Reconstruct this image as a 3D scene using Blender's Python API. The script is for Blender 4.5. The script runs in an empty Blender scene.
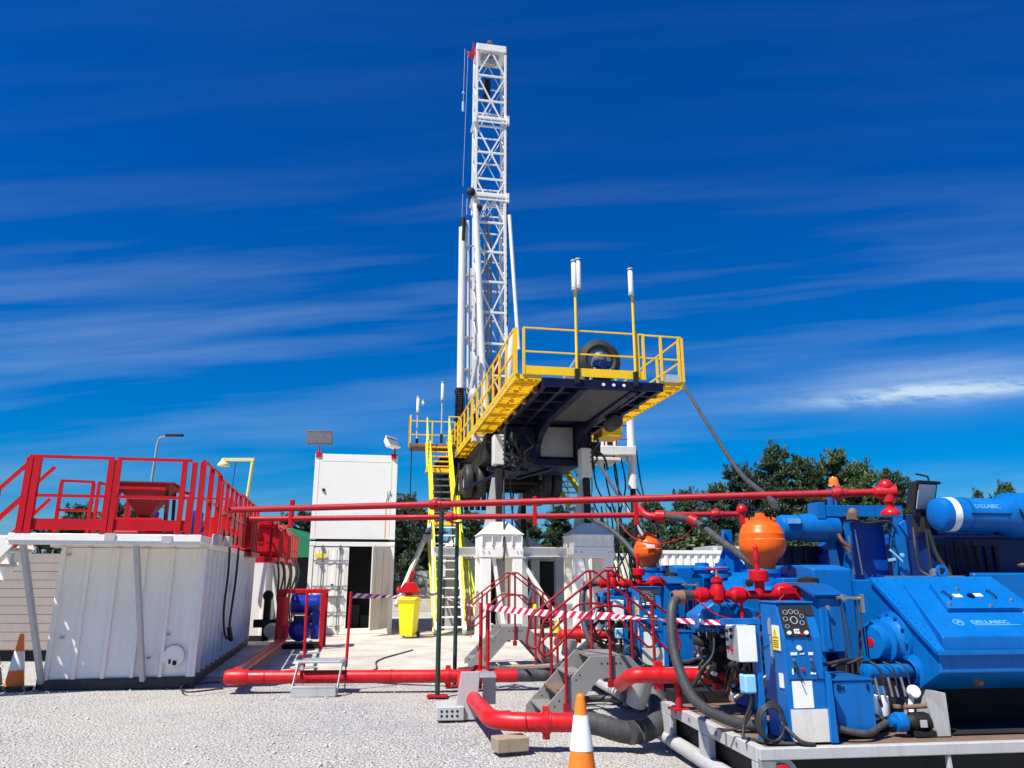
import bpy, math, random
from mathutils import Vector, Matrix
rad = math.radians
scn = bpy.context.scene
COL = scn.collection
V = Vector
random.seed(7)

# ------------------------------------------------------------------ mesh builder
class MB:
    def __init__(s): s.v = []; s.f = []; s.sm = []; s.mi = []; s.m = 0
    def add(s, vs, fs, smooth=False):
        n = len(s.v); s.v += [tuple(p) for p in vs]
        for f in fs:
            s.f.append(tuple(n + i for i in f)); s.sm.append(smooth); s.mi.append(s.m)
        return s
    def box(s, x0, y0, z0, x1, y1, z1):
        x0, x1 = min(x0, x1), max(x0, x1); y0, y1 = min(y0, y1), max(y0, y1); z0, z1 = min(z0, z1), max(z0, z1)
        vs = [(x0,y0,z0),(x1,y0,z0),(x1,y1,z0),(x0,y1,z0),(x0,y0,z1),(x1,y0,z1),(x1,y1,z1),(x0,y1,z1)]
        return s.add(vs, [(0,3,2,1),(4,5,6,7),(0,1,5,4),(1,2,6,5),(2,3,7,6),(3,0,4,7)])
    def bar(s, p, q, w, h, up=(0,0,1), ext=0):
        p = V(p); q = V(q); d = (q-p).normalized(); p = p-d*ext; q = q+d*ext
        u = V(up)
        a = d.cross(u)
        if a.length < 1e-3: a = d.cross(V((1,0,0)))
        a.normalize(); b = a.cross(d).normalized(); a *= w/2; b *= h/2
        vs = [p-a-b, p+a-b, p+a+b, p-a+b, q-a-b, q+a-b, q+a+b, q-a+b]
        return s.add(vs, [(0,1,2,3),(7,6,5,4),(0,4,5,1),(1,5,6,2),(2,6,7,3),(3,7,4,0)])
    def ibeam(s, p, q, w, h, t=.02, up=(0,0,1)):
        p = V(p); q = V(q); d = (q-p).normalized(); u = V(up)
        a = d.cross(u).normalized(); b = a.cross(d).normalized()
        s.bar(p+b*(h/2-t/2), q+b*(h/2-t/2), w, t, up); s.bar(p-b*(h/2-t/2), q-b*(h/2-t/2), w, t, up)
        return s.bar(p, q, t, h-2*t, up)
    def ring(s, c, a, b, r, n): return [c + a*(r*math.cos(2*math.pi*i/n)) + b*(r*math.sin(2*math.pi*i/n)) for i in range(n)]
    def tube(s, pts, r, n=8, cap=True):
        pts = [V(p) for p in pts]; rs = r if isinstance(r, (list, tuple)) else [r]*len(pts)
        t0 = (pts[1]-pts[0]).normalized(); a = t0.cross(V((0,0,1)))
        if a.length < 1e-3: a = t0.cross(V((1,0,0)))
        a.normalize(); vs = []; N = len(pts); rings = []
        for i, p in enumerate(pts):
            if i == 0: t = t0
            elif i == N-1: t = (pts[-1]-pts[-2]).normalized()
            else:
                t = ((pts[i+1]-p).normalized() + (p-pts[i-1]).normalized())
                t = t.normalized() if t.length > 1e-6 else (pts[i+1]-p).normalized()
            a = (a - t*a.dot(t)); a.normalize(); b = t.cross(a)
            k = 1
            if 0 < i < N-1:
                cs = (pts[i+1]-p).normalized().dot(t); k = 1
            rings.append(s.ring(p, a, b, rs[i]*k, n)); vs += rings[-1]
        fs = [(i*n+j, i*n+(j+1)%n, (i+1)*n+(j+1)%n, (i+1)*n+j) for i in range(N-1) for j in range(n)]
        s.add(vs, fs, True)
        if cap:
            s.add(rings[0], [tuple(reversed(range(n)))]); s.add(rings[-1], [tuple(range(n))])
        return s
    def cyl(s, p, q, r, n=16, r2=None): return s.tube([p, q], [r, r if r2 is None else r2], n)
    def lathe(s, base, axis, prof, n=24, smooth=True):
        base = V(base); ax = V(axis).normalized(); a = ax.cross(V((0,0,1)))
        if a.length < 1e-3: a = V((1,0,0))
        a.normalize(); b = ax.cross(a)
        # split profile at sharp corners so that edges stay crisp
        segs = []; cur = [prof[0]]
        for i in range(1, len(prof)):
            cur.append(prof[i])
            if i < len(prof)-1:
                d1 = V((prof[i][0]-prof[i-1][0], prof[i][1]-prof[i-1][1])); d2 = V((prof[i+1][0]-prof[i][0], prof[i+1][1]-prof[i][1]))
                if d1.length > 1e-9 and d2.length > 1e-9 and d1.angle(d2) > rad(32): segs.append(cur); cur = [prof[i]]
        segs.append(cur)
        for sg in segs:
            vs = []
            for (r, h) in sg: vs += s.ring(base+ax*h, a, b, max(r, 1e-4), n)
            s.add(vs, [(i*n+j, (i+1)*n+j, (i+1)*n+(j+1)%n, i*n+(j+1)%n) for i in range(len(sg)-1) for j in range(n)], smooth)
        return s
    def prism(s, poly, o, u, v, w):
        """poly in the (u,v) plane at o, pushed by vector w"""
        o = V(o); u = V(u); v = V(v); w = V(w); n = len(poly)
        A = [o + u*a + v*b for a, b in poly]; B = [p + w for p in A]
        s.add(A+B, [tuple(range(n)), tuple(reversed(range(n, 2*n)))] + [(i, i+n, (i+1) % n+n, (i+1) % n) for i in range(n)])
        return s
    def ball(s, c, r, n=12, m=8, sc=(1,1,1)):
        c = V(c); vs = []
        for i in range(m+1):
            t = math.pi*i/m
            for j in range(n):
                p = 2*math.pi*j/n; vs.append(c + V((r*sc[0]*math.sin(t)*math.cos(p), r*sc[1]*math.sin(t)*math.sin(p), r*sc[2]*math.cos(t))))
        return s.add(vs, [(i*n+j, (i+1)*n+j, (i+1)*n+(j+1) % n, i*n+(j+1) % n) for i in range(m) for j in range(n)], True)
    def build(s, name, mat, parent=None, bevel=0, loc=None, rz=None, fixn=True):
        me = bpy.data.meshes.new(name); me.from_pydata(s.v, [], s.f)
        for m_ in (mat if isinstance(mat, (list, tuple)) else [mat]): me.materials.append(m_)
        me.polygons.foreach_set('use_smooth', s.sm); me.polygons.foreach_set('material_index', s.mi)
        if fixn:
            import bmesh
            bm = bmesh.new(); bm.from_mesh(me); bmesh.ops.recalc_face_normals(bm, faces=bm.faces); bm.to_mesh(me); bm.free()
        o = bpy.data.objects.new(name, me); COL.objects.link(o)
        if parent: o.parent = parent
        if loc: o.location = loc
        if rz is not None: o.rotation_euler.z = rad(rz)
        if bevel:
            b = o.modifiers.new('edge', 'BEVEL'); b.width = bevel; b.segments = 1; b.limit_method = 'ANGLE'; b.angle_limit = rad(40)
        return o

def fillet(pts, r, n=5):
    pts = [V(p) for p in pts]; out = [pts[0]]
    for i in range(1, len(pts)-1):
        p = pts[i]; a = pts[i-1]-p; b = pts[i+1]-p; k = min(r, a.length*.48, b.length*.48)
        A = p + a.normalized()*k; B = p + b.normalized()*k
        for j in range(n+1):
            t = j/n; out.append(A*(1-t)**2 + p*2*t*(1-t) + B*t*t)
    return out + [pts[-1]]
def spline(pts, n=6):
    pts = [V(p) for p in pts]; P = [pts[0]*2-pts[1]] + pts + [pts[-1]*2-pts[-2]]; out = []
    for i in range(1, len(P)-2):
        for j in range(n):
            t = j/n; a, b, c, d = P[i-1], P[i], P[i+1], P[i+2]
            out.append(.5*((2*b) + (c-a)*t + (2*a-5*b+4*c-d)*t*t + (3*b-a-3*c+d)*t**3))
    return out + [pts[-1]]

def empty(name, label, cat, loc=(0,0,0), rz=0, group=None):
    o = bpy.data.objects.new(name, None); COL.objects.link(o); o.empty_display_size = .2
    o.location = loc; o.rotation_euler.z = rad(rz); o['label'] = label; o['category'] = cat
    if group: o['group'] = group
    return o
def tag(o, label, cat, group=None, kind=None):
    o['label'] = label; o['category'] = cat
    if group: o['group'] = group
    if kind: o['kind'] = kind
    return o
def struct(o): o['kind'] = 'structure'; return o
def copy_tree(o, parent=None):
    c = o.copy(); COL.objects.link(c)
    if parent: c.parent = parent
    for ch in list(o.children): copy_tree(ch, c)
    return c

# ------------------------------------------------------------------ materials
def mat_new(name):
    m = bpy.data.materials.new(name); m.use_nodes = True; nt = m.node_tree; nt.nodes.clear()
    o = nt.nodes.new('ShaderNodeOutputMaterial'); b = nt.nodes.new('ShaderNodeBsdfPrincipled'); nt.links.new(b.outputs[0], o.inputs[0])
    return m, nt, b
def nn(nt, t, **k):
    n = nt.nodes.new(t)
    for a, b in k.items():
        if a.startswith('i_'):
            key = a[2:]; key = int(key) if key.isdigit() else key.replace('_', ' ')
            n.inputs[key].default_value = b
        else: setattr(n, a, b)
    return n
def ramp(nt, src, stops):
    r = nt.nodes.new('ShaderNodeValToRGB'); nt.links.new(src, r.inputs[0]); e = r.color_ramp.elements
    while len(e) < len(stops): e.new(.5)
    for x, (p, c) in zip(e, stops): x.position = p; x.color = c if len(c) == 4 else (*c, 1)
    return r.outputs[0]
def mixc(nt, fac, a, b, mode='MIX'):
    m = nt.nodes.new('ShaderNodeMix'); m.data_type = 'RGBA'; m.blend_type = mode
    for s_, val in ((0, fac), (6, a), (7, b)):
        if hasattr(val, 'is_linked') or isinstance(val, bpy.types.NodeSocket): nt.links.new(val, m.inputs[s_])
        else: m.inputs[s_].default_value = val if s_ == 0 else (*val, 1)
    return m.outputs[2]
def coords(nt, scale=(1,1,1), space='Object'):
    t = nt.nodes.new('ShaderNodeTexCoord'); m = nt.nodes.new('ShaderNodeMapping'); m.inputs['Scale'].default_value = scale
    if space == 'World':
        g = nt.nodes.new('ShaderNodeNewGeometry'); nt.links.new(g.outputs['Position'], m.inputs[0])
    else: nt.links.new(t.outputs[space], m.inputs[0])
    return m.outputs[0]
def noise(nt, vec, scale, detail=5, rough=.6):
    n = nn(nt, 'ShaderNodeTexNoise', i_Scale=scale, i_Detail=detail, i_Roughness=rough); nt.links.new(vec, n.inputs['Vector']); return n.outputs['Fac']
def bump(nt, b, h, strength=.3, dist=.01):
    n = nn(nt, 'ShaderNodeBump', i_Strength=strength, i_Distance=dist); nt.links.new(h, n.inputs['Height']); nt.links.new(n.outputs[0], b.inputs['Normal'])
def paint(name, rgb, rough=.42, dirt=.35, dirtc=(.13,.10,.075), rust=.0, metal=0, bumps=.15, var=.14, scale=1.0, spec=.5):
    m, nt, b = mat_new(name); w = coords(nt, space='World')
    n1 = noise(nt, w, 2.3*scale, 6)
    c = mixc(nt, n1, tuple(x*(1-var) for x in rgb), tuple(min(1, x*(1+var)) for x in rgb))
    ws = coords(nt, (9*scale, 9*scale, .9*scale), 'World'); n2 = noise(nt, ws, 1.6, 6, .7)
    d = ramp(nt, n2, [(.50, (0,0,0)), (.78, (dirt,)*3)])
    c = mixc(nt, d, c, dirtc)
    n3 = noise(nt, w, 26*scale, 4, .7)
    d2 = ramp(nt, n3, [(.62, (0,0,0)), (.75, (dirt*.8,)*3)])
    c = mixc(nt, d2, c, dirtc)
    if rust:
        n4 = noise(nt, w, 6*scale, 8, .75)
        r = ramp(nt, n4, [(.70-rust*.25, (0,0,0)), (.76-rust*.25, (1,1,1))])
        c = mixc(nt, r, c, (.17,.065,.025))
    nt.links.new(c, b.inputs['Base Color'])
    rr = ramp(nt, n1, [(.3, (max(.05, rough-.1),)*3), (.7, (min(1, rough+.14),)*3)]); nt.links.new(rr, b.inputs['Roughness'])
    b.inputs['Metallic'].default_value = metal; b.inputs['Specular IOR Level'].default_value = spec
    bump(nt, b, noise(nt, w, 11*scale, 5), bumps, .01)
    return m
M = dict(
 red=paint('red_paint', (.50,.003,.009), .42, .22, (.20,.02,.02), var=.08, spec=.3),
 redworn=paint('worn_red_paint', (.37,.006,.014), .5, .35, (.16,.07,.06), rust=.28, spec=.3),
 pipered=paint('pipe_red_paint', (.55,.005,.008), .36, .30, (.26,.11,.10), rust=.05, spec=.4),
 white=paint('white_paint', (.86,.82,.74), .5, .26, (.42,.36,.28), rust=.0, var=.05),
 whitedirty=paint('dirty_white_paint', (.68,.65,.58), .55, .42, (.30,.24,.18), rust=.14),
 cream=paint('cream_container_paint', (.87,.85,.76), .5, .09, (.50,.43,.33), rust=.0, var=.04),
 grey=paint('grey_steel', (.34,.35,.36), .45, .3, (.16,.14,.12), rust=.06, metal=.15),
 greylight=paint('pale_grey_paint', (.44,.44,.43), .5, .4, (.22,.18,.15), rust=.14),
 galv=paint('galvanised_steel', (.46,.47,.48), .4, .25, (.2,.18,.16), metal=.5),
 blue=paint('blue_paint', (.001,.132,.43), .38, .5, (.006,.045,.12), rust=.0, var=.12, spec=.28),
 bluedirty=paint('oily_blue_paint', (.003,.09,.30), .4, .4, (.03,.05,.08), rust=.06, spec=.35),
 navy=paint('navy_paint', (.005,.006,.032), .4, .3, (.012,.012,.014), spec=.3),
 bluepump=paint('deep_blue_paint', (.01,.03,.33), .25, .2, (.02,.03,.05)),
 yellow=paint('yellow_paint', (.92,.56,.004), .42, .16, (.45,.24,.03), rust=.0),
 lemon=paint('bright_yellow_paint', (.92,.74,.01), .42, .15, (.4,.3,.05)),
 maroon=paint('dark_maroon', (.20,.010,.014), .6, .3, (.10,.03,.02), spec=.2),  # one even dark maroon for the hopper funnel
 stairgrey=paint('stair_grey', (.25,.245,.23), .5, .5, (.22,.16,.11), rust=.1, metal=.1),
 dimgrey=paint('dim_grey_underplate', (.065,.065,.066), .6, .4, (.05,.045,.04), spec=.2),
 navyb=paint('navy_motor_and_shade', (.004,.022,.12), .4, .2, (.01,.015,.03), spec=.25),  # cooling motor blue; on the pump engine enclosure it paints shade
 mastwhite=paint('mast_white_paint', (.74,.73,.69), .5, .35, (.28,.22,.17), rust=.04, var=.08, scale=.6),
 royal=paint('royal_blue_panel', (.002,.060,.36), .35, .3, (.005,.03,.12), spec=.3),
 orange=paint('orange_paint', (.84,.115,.004), .36, .10, (.5,.10,.01), var=.05, spec=.35),
 coneor=paint('cone_orange_plastic', (.88,.19,.01), .5, .2, (.3,.16,.08)),
 sleeve=paint('cone_white_sleeve', (.78,.78,.78), .4, .25, (.4,.37,.33)),
 green=paint('dark_green_paint', (.010,.045,.022), .4, .2),
 tarp=paint('green_tarpaulin', (.01,.17,.07), .6, .1),
 black=paint('black_rubber', (.022,.022,.023), .55, .5, (.09,.08,.07), bumps=.3),
 hose=paint('dusty_rubber_hose', (.045,.046,.048), .55, .6, (.16,.15,.13), bumps=.3),
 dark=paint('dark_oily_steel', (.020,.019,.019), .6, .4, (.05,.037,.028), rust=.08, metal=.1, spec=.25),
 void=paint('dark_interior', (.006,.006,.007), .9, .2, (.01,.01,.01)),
 rusty=paint('rusty_deck_plate', (.17,.105,.07), .7, .6, (.30,.23,.17), rust=.5, bumps=.4),
 wood=paint('weathered_timber', (.33,.26,.18), .8, .6, (.16,.12,.08), bumps=.5),
 plank=paint('taupe_cladding', (.30,.255,.225), .75, .35, (.20,.16,.13)),
 steel=paint('bare_steel', (.35,.34,.33), .35, .4, (.12,.09,.07), rust=.15, metal=.7),
 brass=paint('corroded_fitting', (.20,.105,.065), .6, .5, rust=.4),
 hosey=paint('yellow_green_hose', (.55,.66,.03), .5, .15),
)
def glassy(name, rgb, rough=.1):
    m, nt, b = mat_new(name); b.inputs['Base Color'].default_value = (*rgb, 1); b.inputs['Roughness'].default_value = rough
    c = coords(nt, space='World'); bump(nt, b, noise(nt, c, 30), .05, .005); return m
M['lens'] = glassy('lamp_glass', (.38,.39,.39), .3)
M['gantry'] = paint('faded_yellow_paint', (.62,.60,.22), .5, .2)
M['railred'] = paint('weathered_rail_red', (.30,.008,.014), .5, .35, (.12,.06,.05), rust=.1, spec=.25)
M['tubewhite'] = glassy('diffuser_white', (.82,.83,.82), .3)
M['amber'] = glassy('amber_beacon', (.9,.2,.01), .15)
M['paper'] = paint('white_label', (.82,.82,.80), .5, .12)
M['signy'] = paint('sign_yellow', (.92,.72,.02), .5, .08)
M['ink'] = paint('black_ink', (.01,.01,.01), .6, .05)
M['softblue'] = paint('light_blue_plastic', (.25,.55,.75), .5, .1)
M['chip'] = paint('pale_lettering', (.14,.40,.66), .5, .5, (.02,.2,.5))

def gravel_mat():
    m, nt, b = mat_new('crushed_limestone'); w = coords(nt, space='World')
    big = noise(nt, w, .35, 5); mid = noise(nt, w, 3.2, 6); fine = noise(nt, w, 45, 3, .7)
    v = nn(nt, 'ShaderNodeTexVoronoi', i_Scale=34.0, i_Randomness=1.0); nt.links.new(w, v.inputs['Vector'])
    v2 = nn(nt, 'ShaderNodeTexVoronoi', i_Scale=75.0); nt.links.new(w, v2.inputs['Vector'])
    sep = nn(nt, 'ShaderNodeSeparateColor'); nt.links.new(v.outputs['Color'], sep.inputs[0])
    c = ramp(nt, sep.outputs[0], [(0, (.39,.387,.37)), (.35, (.58,.575,.55)), (.8, (.71,.705,.68)), (1, (.80,.80,.78))])
    sep2 = nn(nt, 'ShaderNodeSeparateColor'); nt.links.new(v2.outputs['Color'], sep2.inputs[0])
    c = mixc(nt, .35, c, ramp(nt, sep2.outputs[1], [(0, (.22,.22,.215)), (1, (.78,.78,.77))]))
    c = mixc(nt, ramp(nt, v.outputs['Distance'], [(.33, (0,0,0)), (.70, (.75,.75,.75))]), c, (.19,.185,.175))
    c = mixc(nt, ramp(nt, mid, [(.45, (0,0,0)), (.68, (.55,.55,.55))]), c, (.33,.30,.25))
    c = mixc(nt, ramp(nt, big, [(.42, (0,0,0)), (.62, (.6,.6,.6))]), c, (.55,.50,.41))
    nt.links.new(c, b.inputs['Base Color']); b.inputs['Roughness'].default_value = .9
    mm = nn(nt, 'ShaderNodeMath', operation='MULTIPLY_ADD'); nt.links.new(v.outputs['Distance'], mm.inputs[0]); mm.inputs[1].default_value = -1; nt.links.new(fine, mm.inputs[2])
    bump(nt, b, mm.outputs[0], 1.0, .024); return m
M['gravel'] = gravel_mat()
def concrete_mat():
    m, nt, b = mat_new('stained_concrete'); w = coords(nt, space='World')
    a = noise(nt, w, .9, 8, .65); f = noise(nt, w, 22, 5)
    c = ramp(nt, a, [(.3, (.36,.325,.27)), (.5, (.52,.48,.41)), (.7, (.62,.585,.51))])
    c = mixc(nt, ramp(nt, f, [(.45, (0,0,0)), (.8, (.5,.5,.5))]), c, (.33,.29,.24))
    ws = coords(nt, (.4, 3.0, 1), 'World'); s_ = noise(nt, ws, 1.3, 6, .7)
    c = mixc(nt, ramp(nt, s_, [(.55, (0,0,0)), (.72, (.6,.6,.6))]), c, (.28,.25,.21))
    nt.links.new(c, b.inputs['Base Color']); b.inputs['Roughness'].default_value = .85; bump(nt, b, f, .3, .01); return m
M['concrete'] = concrete_mat()
def leaf_mat(name, a, bb):
    m, nt, b = mat_new(name); w = coords(nt, space='World'); n = noise(nt, w, .9, 4); n2 = noise(nt, w, 7, 3)
    oi = nn(nt, 'ShaderNodeObjectInfo')
    c = ramp(nt, n, [(.3, a), (.7, bb)]); c = mixc(nt, ramp(nt, n2, [(.4, (0,0,0)), (.7, (.6,.6,.6))]), c, tuple(x*1.6 for x in bb))
    c = mixc(nt, oi.outputs['Random'], c, tuple(x*.7 for x in a))
    nt.links.new(c, b.inputs['Base Color']); b.inputs['Roughness'].default_value = .6
    b.inputs['Subsurface Weight'].default_value = 0; return m
M['pine'] = leaf_mat('pine_needles', (.024,.052,.018), (.075,.115,.032))
M['bush'] = leaf_mat('broadleaf_foliage', (.035,.062,.014), (.085,.115,.028))
M['bark'] = paint('pine_bark', (.09,.065,.045), .9, .4, bumps=.6)

# ------------------------------------------------------------------ camera, light, sky
H = 1.6
cam = bpy.data.cameras.new('camera'); co = bpy.data.objects.new('camera', cam); COL.objects.link(co)
co.location = (0, 0, H); co.rotation_euler = (rad(90+14.5), 0, 0)
cam.sensor_width = 36; cam.lens = 36*745/1024; cam.clip_end = 3000; scn.camera = co
AZ, EL = 43, 57                                   # the sun stands behind the photographer's left shoulder
sd = V((-math.sin(rad(AZ))*math.cos(rad(EL)), -math.cos(rad(AZ))*math.cos(rad(EL)), math.sin(rad(EL))))
sl = bpy.data.lights.new('sun', 'SUN'); sl.energy = 5.0; sl.angle = rad(.5); sl.color = (1, .945, .85)
so = bpy.data.objects.new('sun', sl); COL.objects.link(so); so.rotation_euler = sd.to_track_quat('Z', 'Y').to_euler()
wd = bpy.data.worlds.new('World'); scn.world = wd; wd.use_nodes = True; nt = wd.node_tree; nt.nodes.clear()
out = nt.nodes.new('ShaderNodeOutputWorld'); bg = nn(nt, 'ShaderNodeBackground', i_Strength=.088); nt.links.new(bg.outputs[0], out.inputs[0])
sky = nn(nt, 'ShaderNodeTexSky', sky_type='NISHITA', sun_disc=False, sun_elevation=rad(EL), sun_rotation=math.atan2(sd.x, sd.y), altitude=50, air_density=1.0, dust_density=.9, ozone_density=4.5)
tc = nn(nt, 'ShaderNodeTexCoord'); sp = nn(nt, 'ShaderNodeSeparateXYZ'); nt.links.new(tc.outputs['Generated'], sp.inputs[0])
def mth(op, a, b=None, c=None):
    n = nn(nt, 'ShaderNodeMath', operation=op)
    for i, x in enumerate((a, b, c)):
        if x is None: continue
        if isinstance(x, (int, float)): n.inputs[i].default_value = x
        else: nt.links.new(x, n.inputs[i])
    return n.outputs[0]
X, Yy, Z = sp.outputs
ya = mth('MAXIMUM', mth('ABSOLUTE', Yy), .08); az = mth('DIVIDE', X, ya); el = mth('DIVIDE', Z, ya)
hs = nn(nt, 'ShaderNodeHueSaturation', i_Saturation=1.22, i_Value=1.0); nt.links.new(mixc(nt, 1.0, sky.outputs[0], ramp(nt, el, [(.0, (.42,.72,.92)), (.30, (.34,.60,.97)), (.60, (.29,.53,1.0))]), 'MULTIPLY'), hs.inputs['Color'])
el2 = mth('SUBTRACT', el, mth('MULTIPLY', az, .085))            # streaks climb gently to the right
def cloudvec(sx, sy, off, sub=el2):
    cb = nn(nt, 'ShaderNodeCombineXYZ'); nt.links.new(mth('MULTIPLY', az, sx), cb.inputs[0]); nt.links.new(mth('MULTIPLY', sub, sy), cb.inputs[1]); cb.inputs[2].default_value = off; return cb.outputs[0]
wn = nn(nt, 'ShaderNodeTexNoise', i_Scale=1.0, i_Detail=3.0); nt.links.new(cloudvec(2.0, 5.0, 3.1), wn.inputs[0])
warp = mth('MULTIPLY', mth('SUBTRACT', wn.outputs[0], .5), .035)
el3 = mth('ADD', el2, warp)
c1 = nn(nt, 'ShaderNodeTexNoise', i_Scale=1.0, i_Detail=4.0, i_Roughness=.5); nt.links.new(cloudvec(1.4, 17, 5.3, el3), c1.inputs[0])
c2 = nn(nt, 'ShaderNodeTexNoise', i_Scale=1.0, i_Detail=10.0, i_Roughness=.68); nt.links.new(cloudvec(9, 110, 8.2, el3), c2.inputs[0])
band = ramp(nt, el, [(.0, (1,)*3), (.36, (1,)*3), (.47, (.5,)*3), (.60, (.06,)*3)])
s1 = ramp(nt, c1.outputs[0], [(.45, (0,0,0)), (.82, (1,1,1))])
s2 = ramp(nt, c2.outputs[0], [(.25, (.6,)*3), (.75, (1,1,1))])
cl = mth('MULTIPLY', mth('MULTIPLY', s1, s2), band)
# one denser wisp low in the right of the view
dx = mth('SUBTRACT', az, .60); dy = mth('SUBTRACT', mth('SUBTRACT', el, .247), mth('MULTIPLY', dx, .06)); dy = mth('ADD', dy, mth('MULTIPLY', warp, .8))
wv = nn(nt, 'ShaderNodeTexNoise', i_Scale=1.0, i_Detail=8.0, i_Roughness=.62); nt.links.new(cloudvec(16, 75, 4.4, el), wv.inputs[0])
g1 = mth('POWER', 2.718, mth('MULTIPLY', mth('MULTIPLY', dy, dy), -9000)); g2 = mth('POWER', 2.718, mth('MULTIPLY', mth('MULTIPLY', dx, dx), -38))
wisp = mth('MULTIPLY', mth('MULTIPLY', g1, g2), ramp(nt, wv.outputs[0], [(.36, (.0,)*3), (.60, (1.15,)*3)]))
g3 = mth('POWER', 2.718, mth('MULTIPLY', mth('MULTIPLY', mth('SUBTRACT', dy, .012), mth('SUBTRACT', dy, .012)), -900))
wisp = mth('ADD', wisp, mth('MULTIPLY', mth('MULTIPLY', g3, g2), mth('MULTIPLY', s2, .42)))
tot = mth('MINIMUM', mth('ADD', mth('MULTIPLY', cl, .27), mth('MULTIPLY', wisp, .80)), .9)
mx = mixc(nt, tot, hs.outputs[0], (4.9, 6.3, 7.4)); nt.links.new(mx, bg.inputs[0])
scn.view_settings.view_transform = 'Standard'; scn.view_settings.look = 'None'; scn.view_settings.exposure = .52; scn.view_settings.gamma = 1

# ------------------------------------------------------------------ ground
g = MB()
N_ = 60
xs = [-600, -200, -80, -40] + [-20 + i for i in range(41)] + [40, 80, 200, 600]
ys = [-30, 0, 3] + [4 + i*.6 for i in range(40)] + [30, 36, 50, 90, 200, 900]
def gz(x, y):
    if 4 < y < 12.6 and -12 < x < 12: return .012*math.sin(x*1.7+y*.6)+.010*math.sin(y*2.3-x*.9)-.02
    return -.01
vs = [(x, y, gz(x, y)) for y in ys for x in xs]; nx = len(xs)
g.add(vs, [(j*nx+i, j*nx+i+1, (j+1)*nx+i+1, (j+1)*nx+i) for j in range(len(ys)-1) for i in range(nx-1)], True)
struct(g.build('ground', M['gravel'], fixn=False))
g = MB(); g.prism([(-6.0, 12.9), (5.5, 14.3), (5.5, 33), (-9.5, 31)], (0,0,-.15), (1,0,0), (0,1,0), (0,0,.16)); struct(g.build('concrete_pad', M['concrete']))
# loose stones lying on the gravel nearest the camera
g = MB(); rnd = random.Random(3)
ico = [V(p).normalized() for p in ((1,0,0),(-1,0,0),(0,1,0),(0,-1,0),(0,0,1),(0,0,-1))]
icf = [(0,2,4),(2,1,4),(1,3,4),(3,0,4),(2,0,5),(1,2,5),(3,1,5),(0,3,5)]
for i in range(11000):
    y = 5.2 + 6.9*rnd.random()**1.5; x = (rnd.random()*2-1)*(y*.72+.3)
    r = rnd.uniform(.005, .014)*(1 if rnd.random() > .04 else 1.9)
    rot = Matrix.Rotation(rnd.random()*6.3, 3, 'Z') @ Matrix.Rotation(rnd.random()*6.3, 3, 'X')
    c = V((x, y, gz(x, y)+r*.25)); sc = V((rnd.uniform(.7,1.4), rnd.uniform(.6,1.1), rnd.uniform(.5,.9)))
    g.add([c + rot @ V((p.x*sc.x*r, p.y*sc.y*r, p.z*sc.z*r))*rnd.uniform(.8,1.2) for p in ico], icf, True)
o = g.build('loose_gravel', paint('loose_stone', (.54,.535,.52), .9, .5, (.25,.23,.2), var=.5, scale=9, bumps=0, spec=.1), fixn=False)
tag(o, 'loose pale limestone chips scattered over the gravel yard', 'gravel', kind='stuff')
# ------------------------------------------------------------------ shared builders
def guardrail(parent, pts, h=1.08, name='guardrail', mat=None, postw=.05, railw=.045, kick=.16, posts=None, mids=(.5,), kickoff=.01, round_=False, kt=.012, bv=0):
    """rails and toe board as one part, each post a sub-part. pts: foot points of the run"""
    mat = mat or M['red']; m = MB(); pts = [V(p) for p in pts]
    for a, b in zip(pts[:-1], pts[1:]):
        for k in [1]+list(mids):
            z = V((0,0,h*k - railw/2))
            if round_: m.tube([a+z, b+z], railw/2, 8)
            else: m.bar(a+z, b+z, railw, railw*.85, ext=railw*.35)
        if kick: m.bar(a+V((0,0,kick/2+kickoff)), b+V((0,0,kick/2+kickoff)), kt, kick)
    rail = m.build(name, mat, parent)
    for p in (posts if posts is not None else pts):
        p = V(p); q = MB()
        if round_: q.tube([p, p+V((0,0,h-railw*.6))], postw/2, 8)
        else: q.box(p.x-postw/2, p.y-postw/2, p.z-.0, p.x+postw/2, p.y+postw/2, p.z+h-railw*.9)
        q.build('post', mat, rail)
    return rail
def along(a, b, n): a = V(a); b = V(b); return [a+(b-a)*i/(n-1) for i in range(n)]
def stair(parent, foot, top, width, n, mstr, mtread, side=(1,0,0), sw=.04, sh=.22, hand=None, hmat=None, hh=.95, tread_d=.24):
    foot = V(foot); top = V(top); sd_ = V(side).normalized()*width/2
    for k in (-1, 1):
        m = MB(); m.bar(foot+sd_*k, top+sd_*k, sw, sh); m.build('stringer', mstr, parent)
    dirn = V((top.x-foot.x, top.y-foot.y, 0)).normalized()
    for i in range(n):
        c = foot + (top-foot)*(i+.5)/n; m = MB()
        m.bar(c-sd_*.97, c+sd_*.97, tread_d, .035, up=(0,0,1)); m.build('tread', mtread, parent)
    if hand:
        for k in hand:
            m = MB(); a = foot+sd_*k; b = top+sd_*k
            for f in (hh, hh*.55): m.tube([a+V((0,0,f)), b+V((0,0,f))], .024, 8)
            r = m.build('handrail', hmat, parent)
            for t in (.03, .35, .68, .97):
                q = MB(); c = a+(b-a)*t; q.tube([c, c+V((0,0,hh))], .022, 8); q.build('post', hmat, r)
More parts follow.
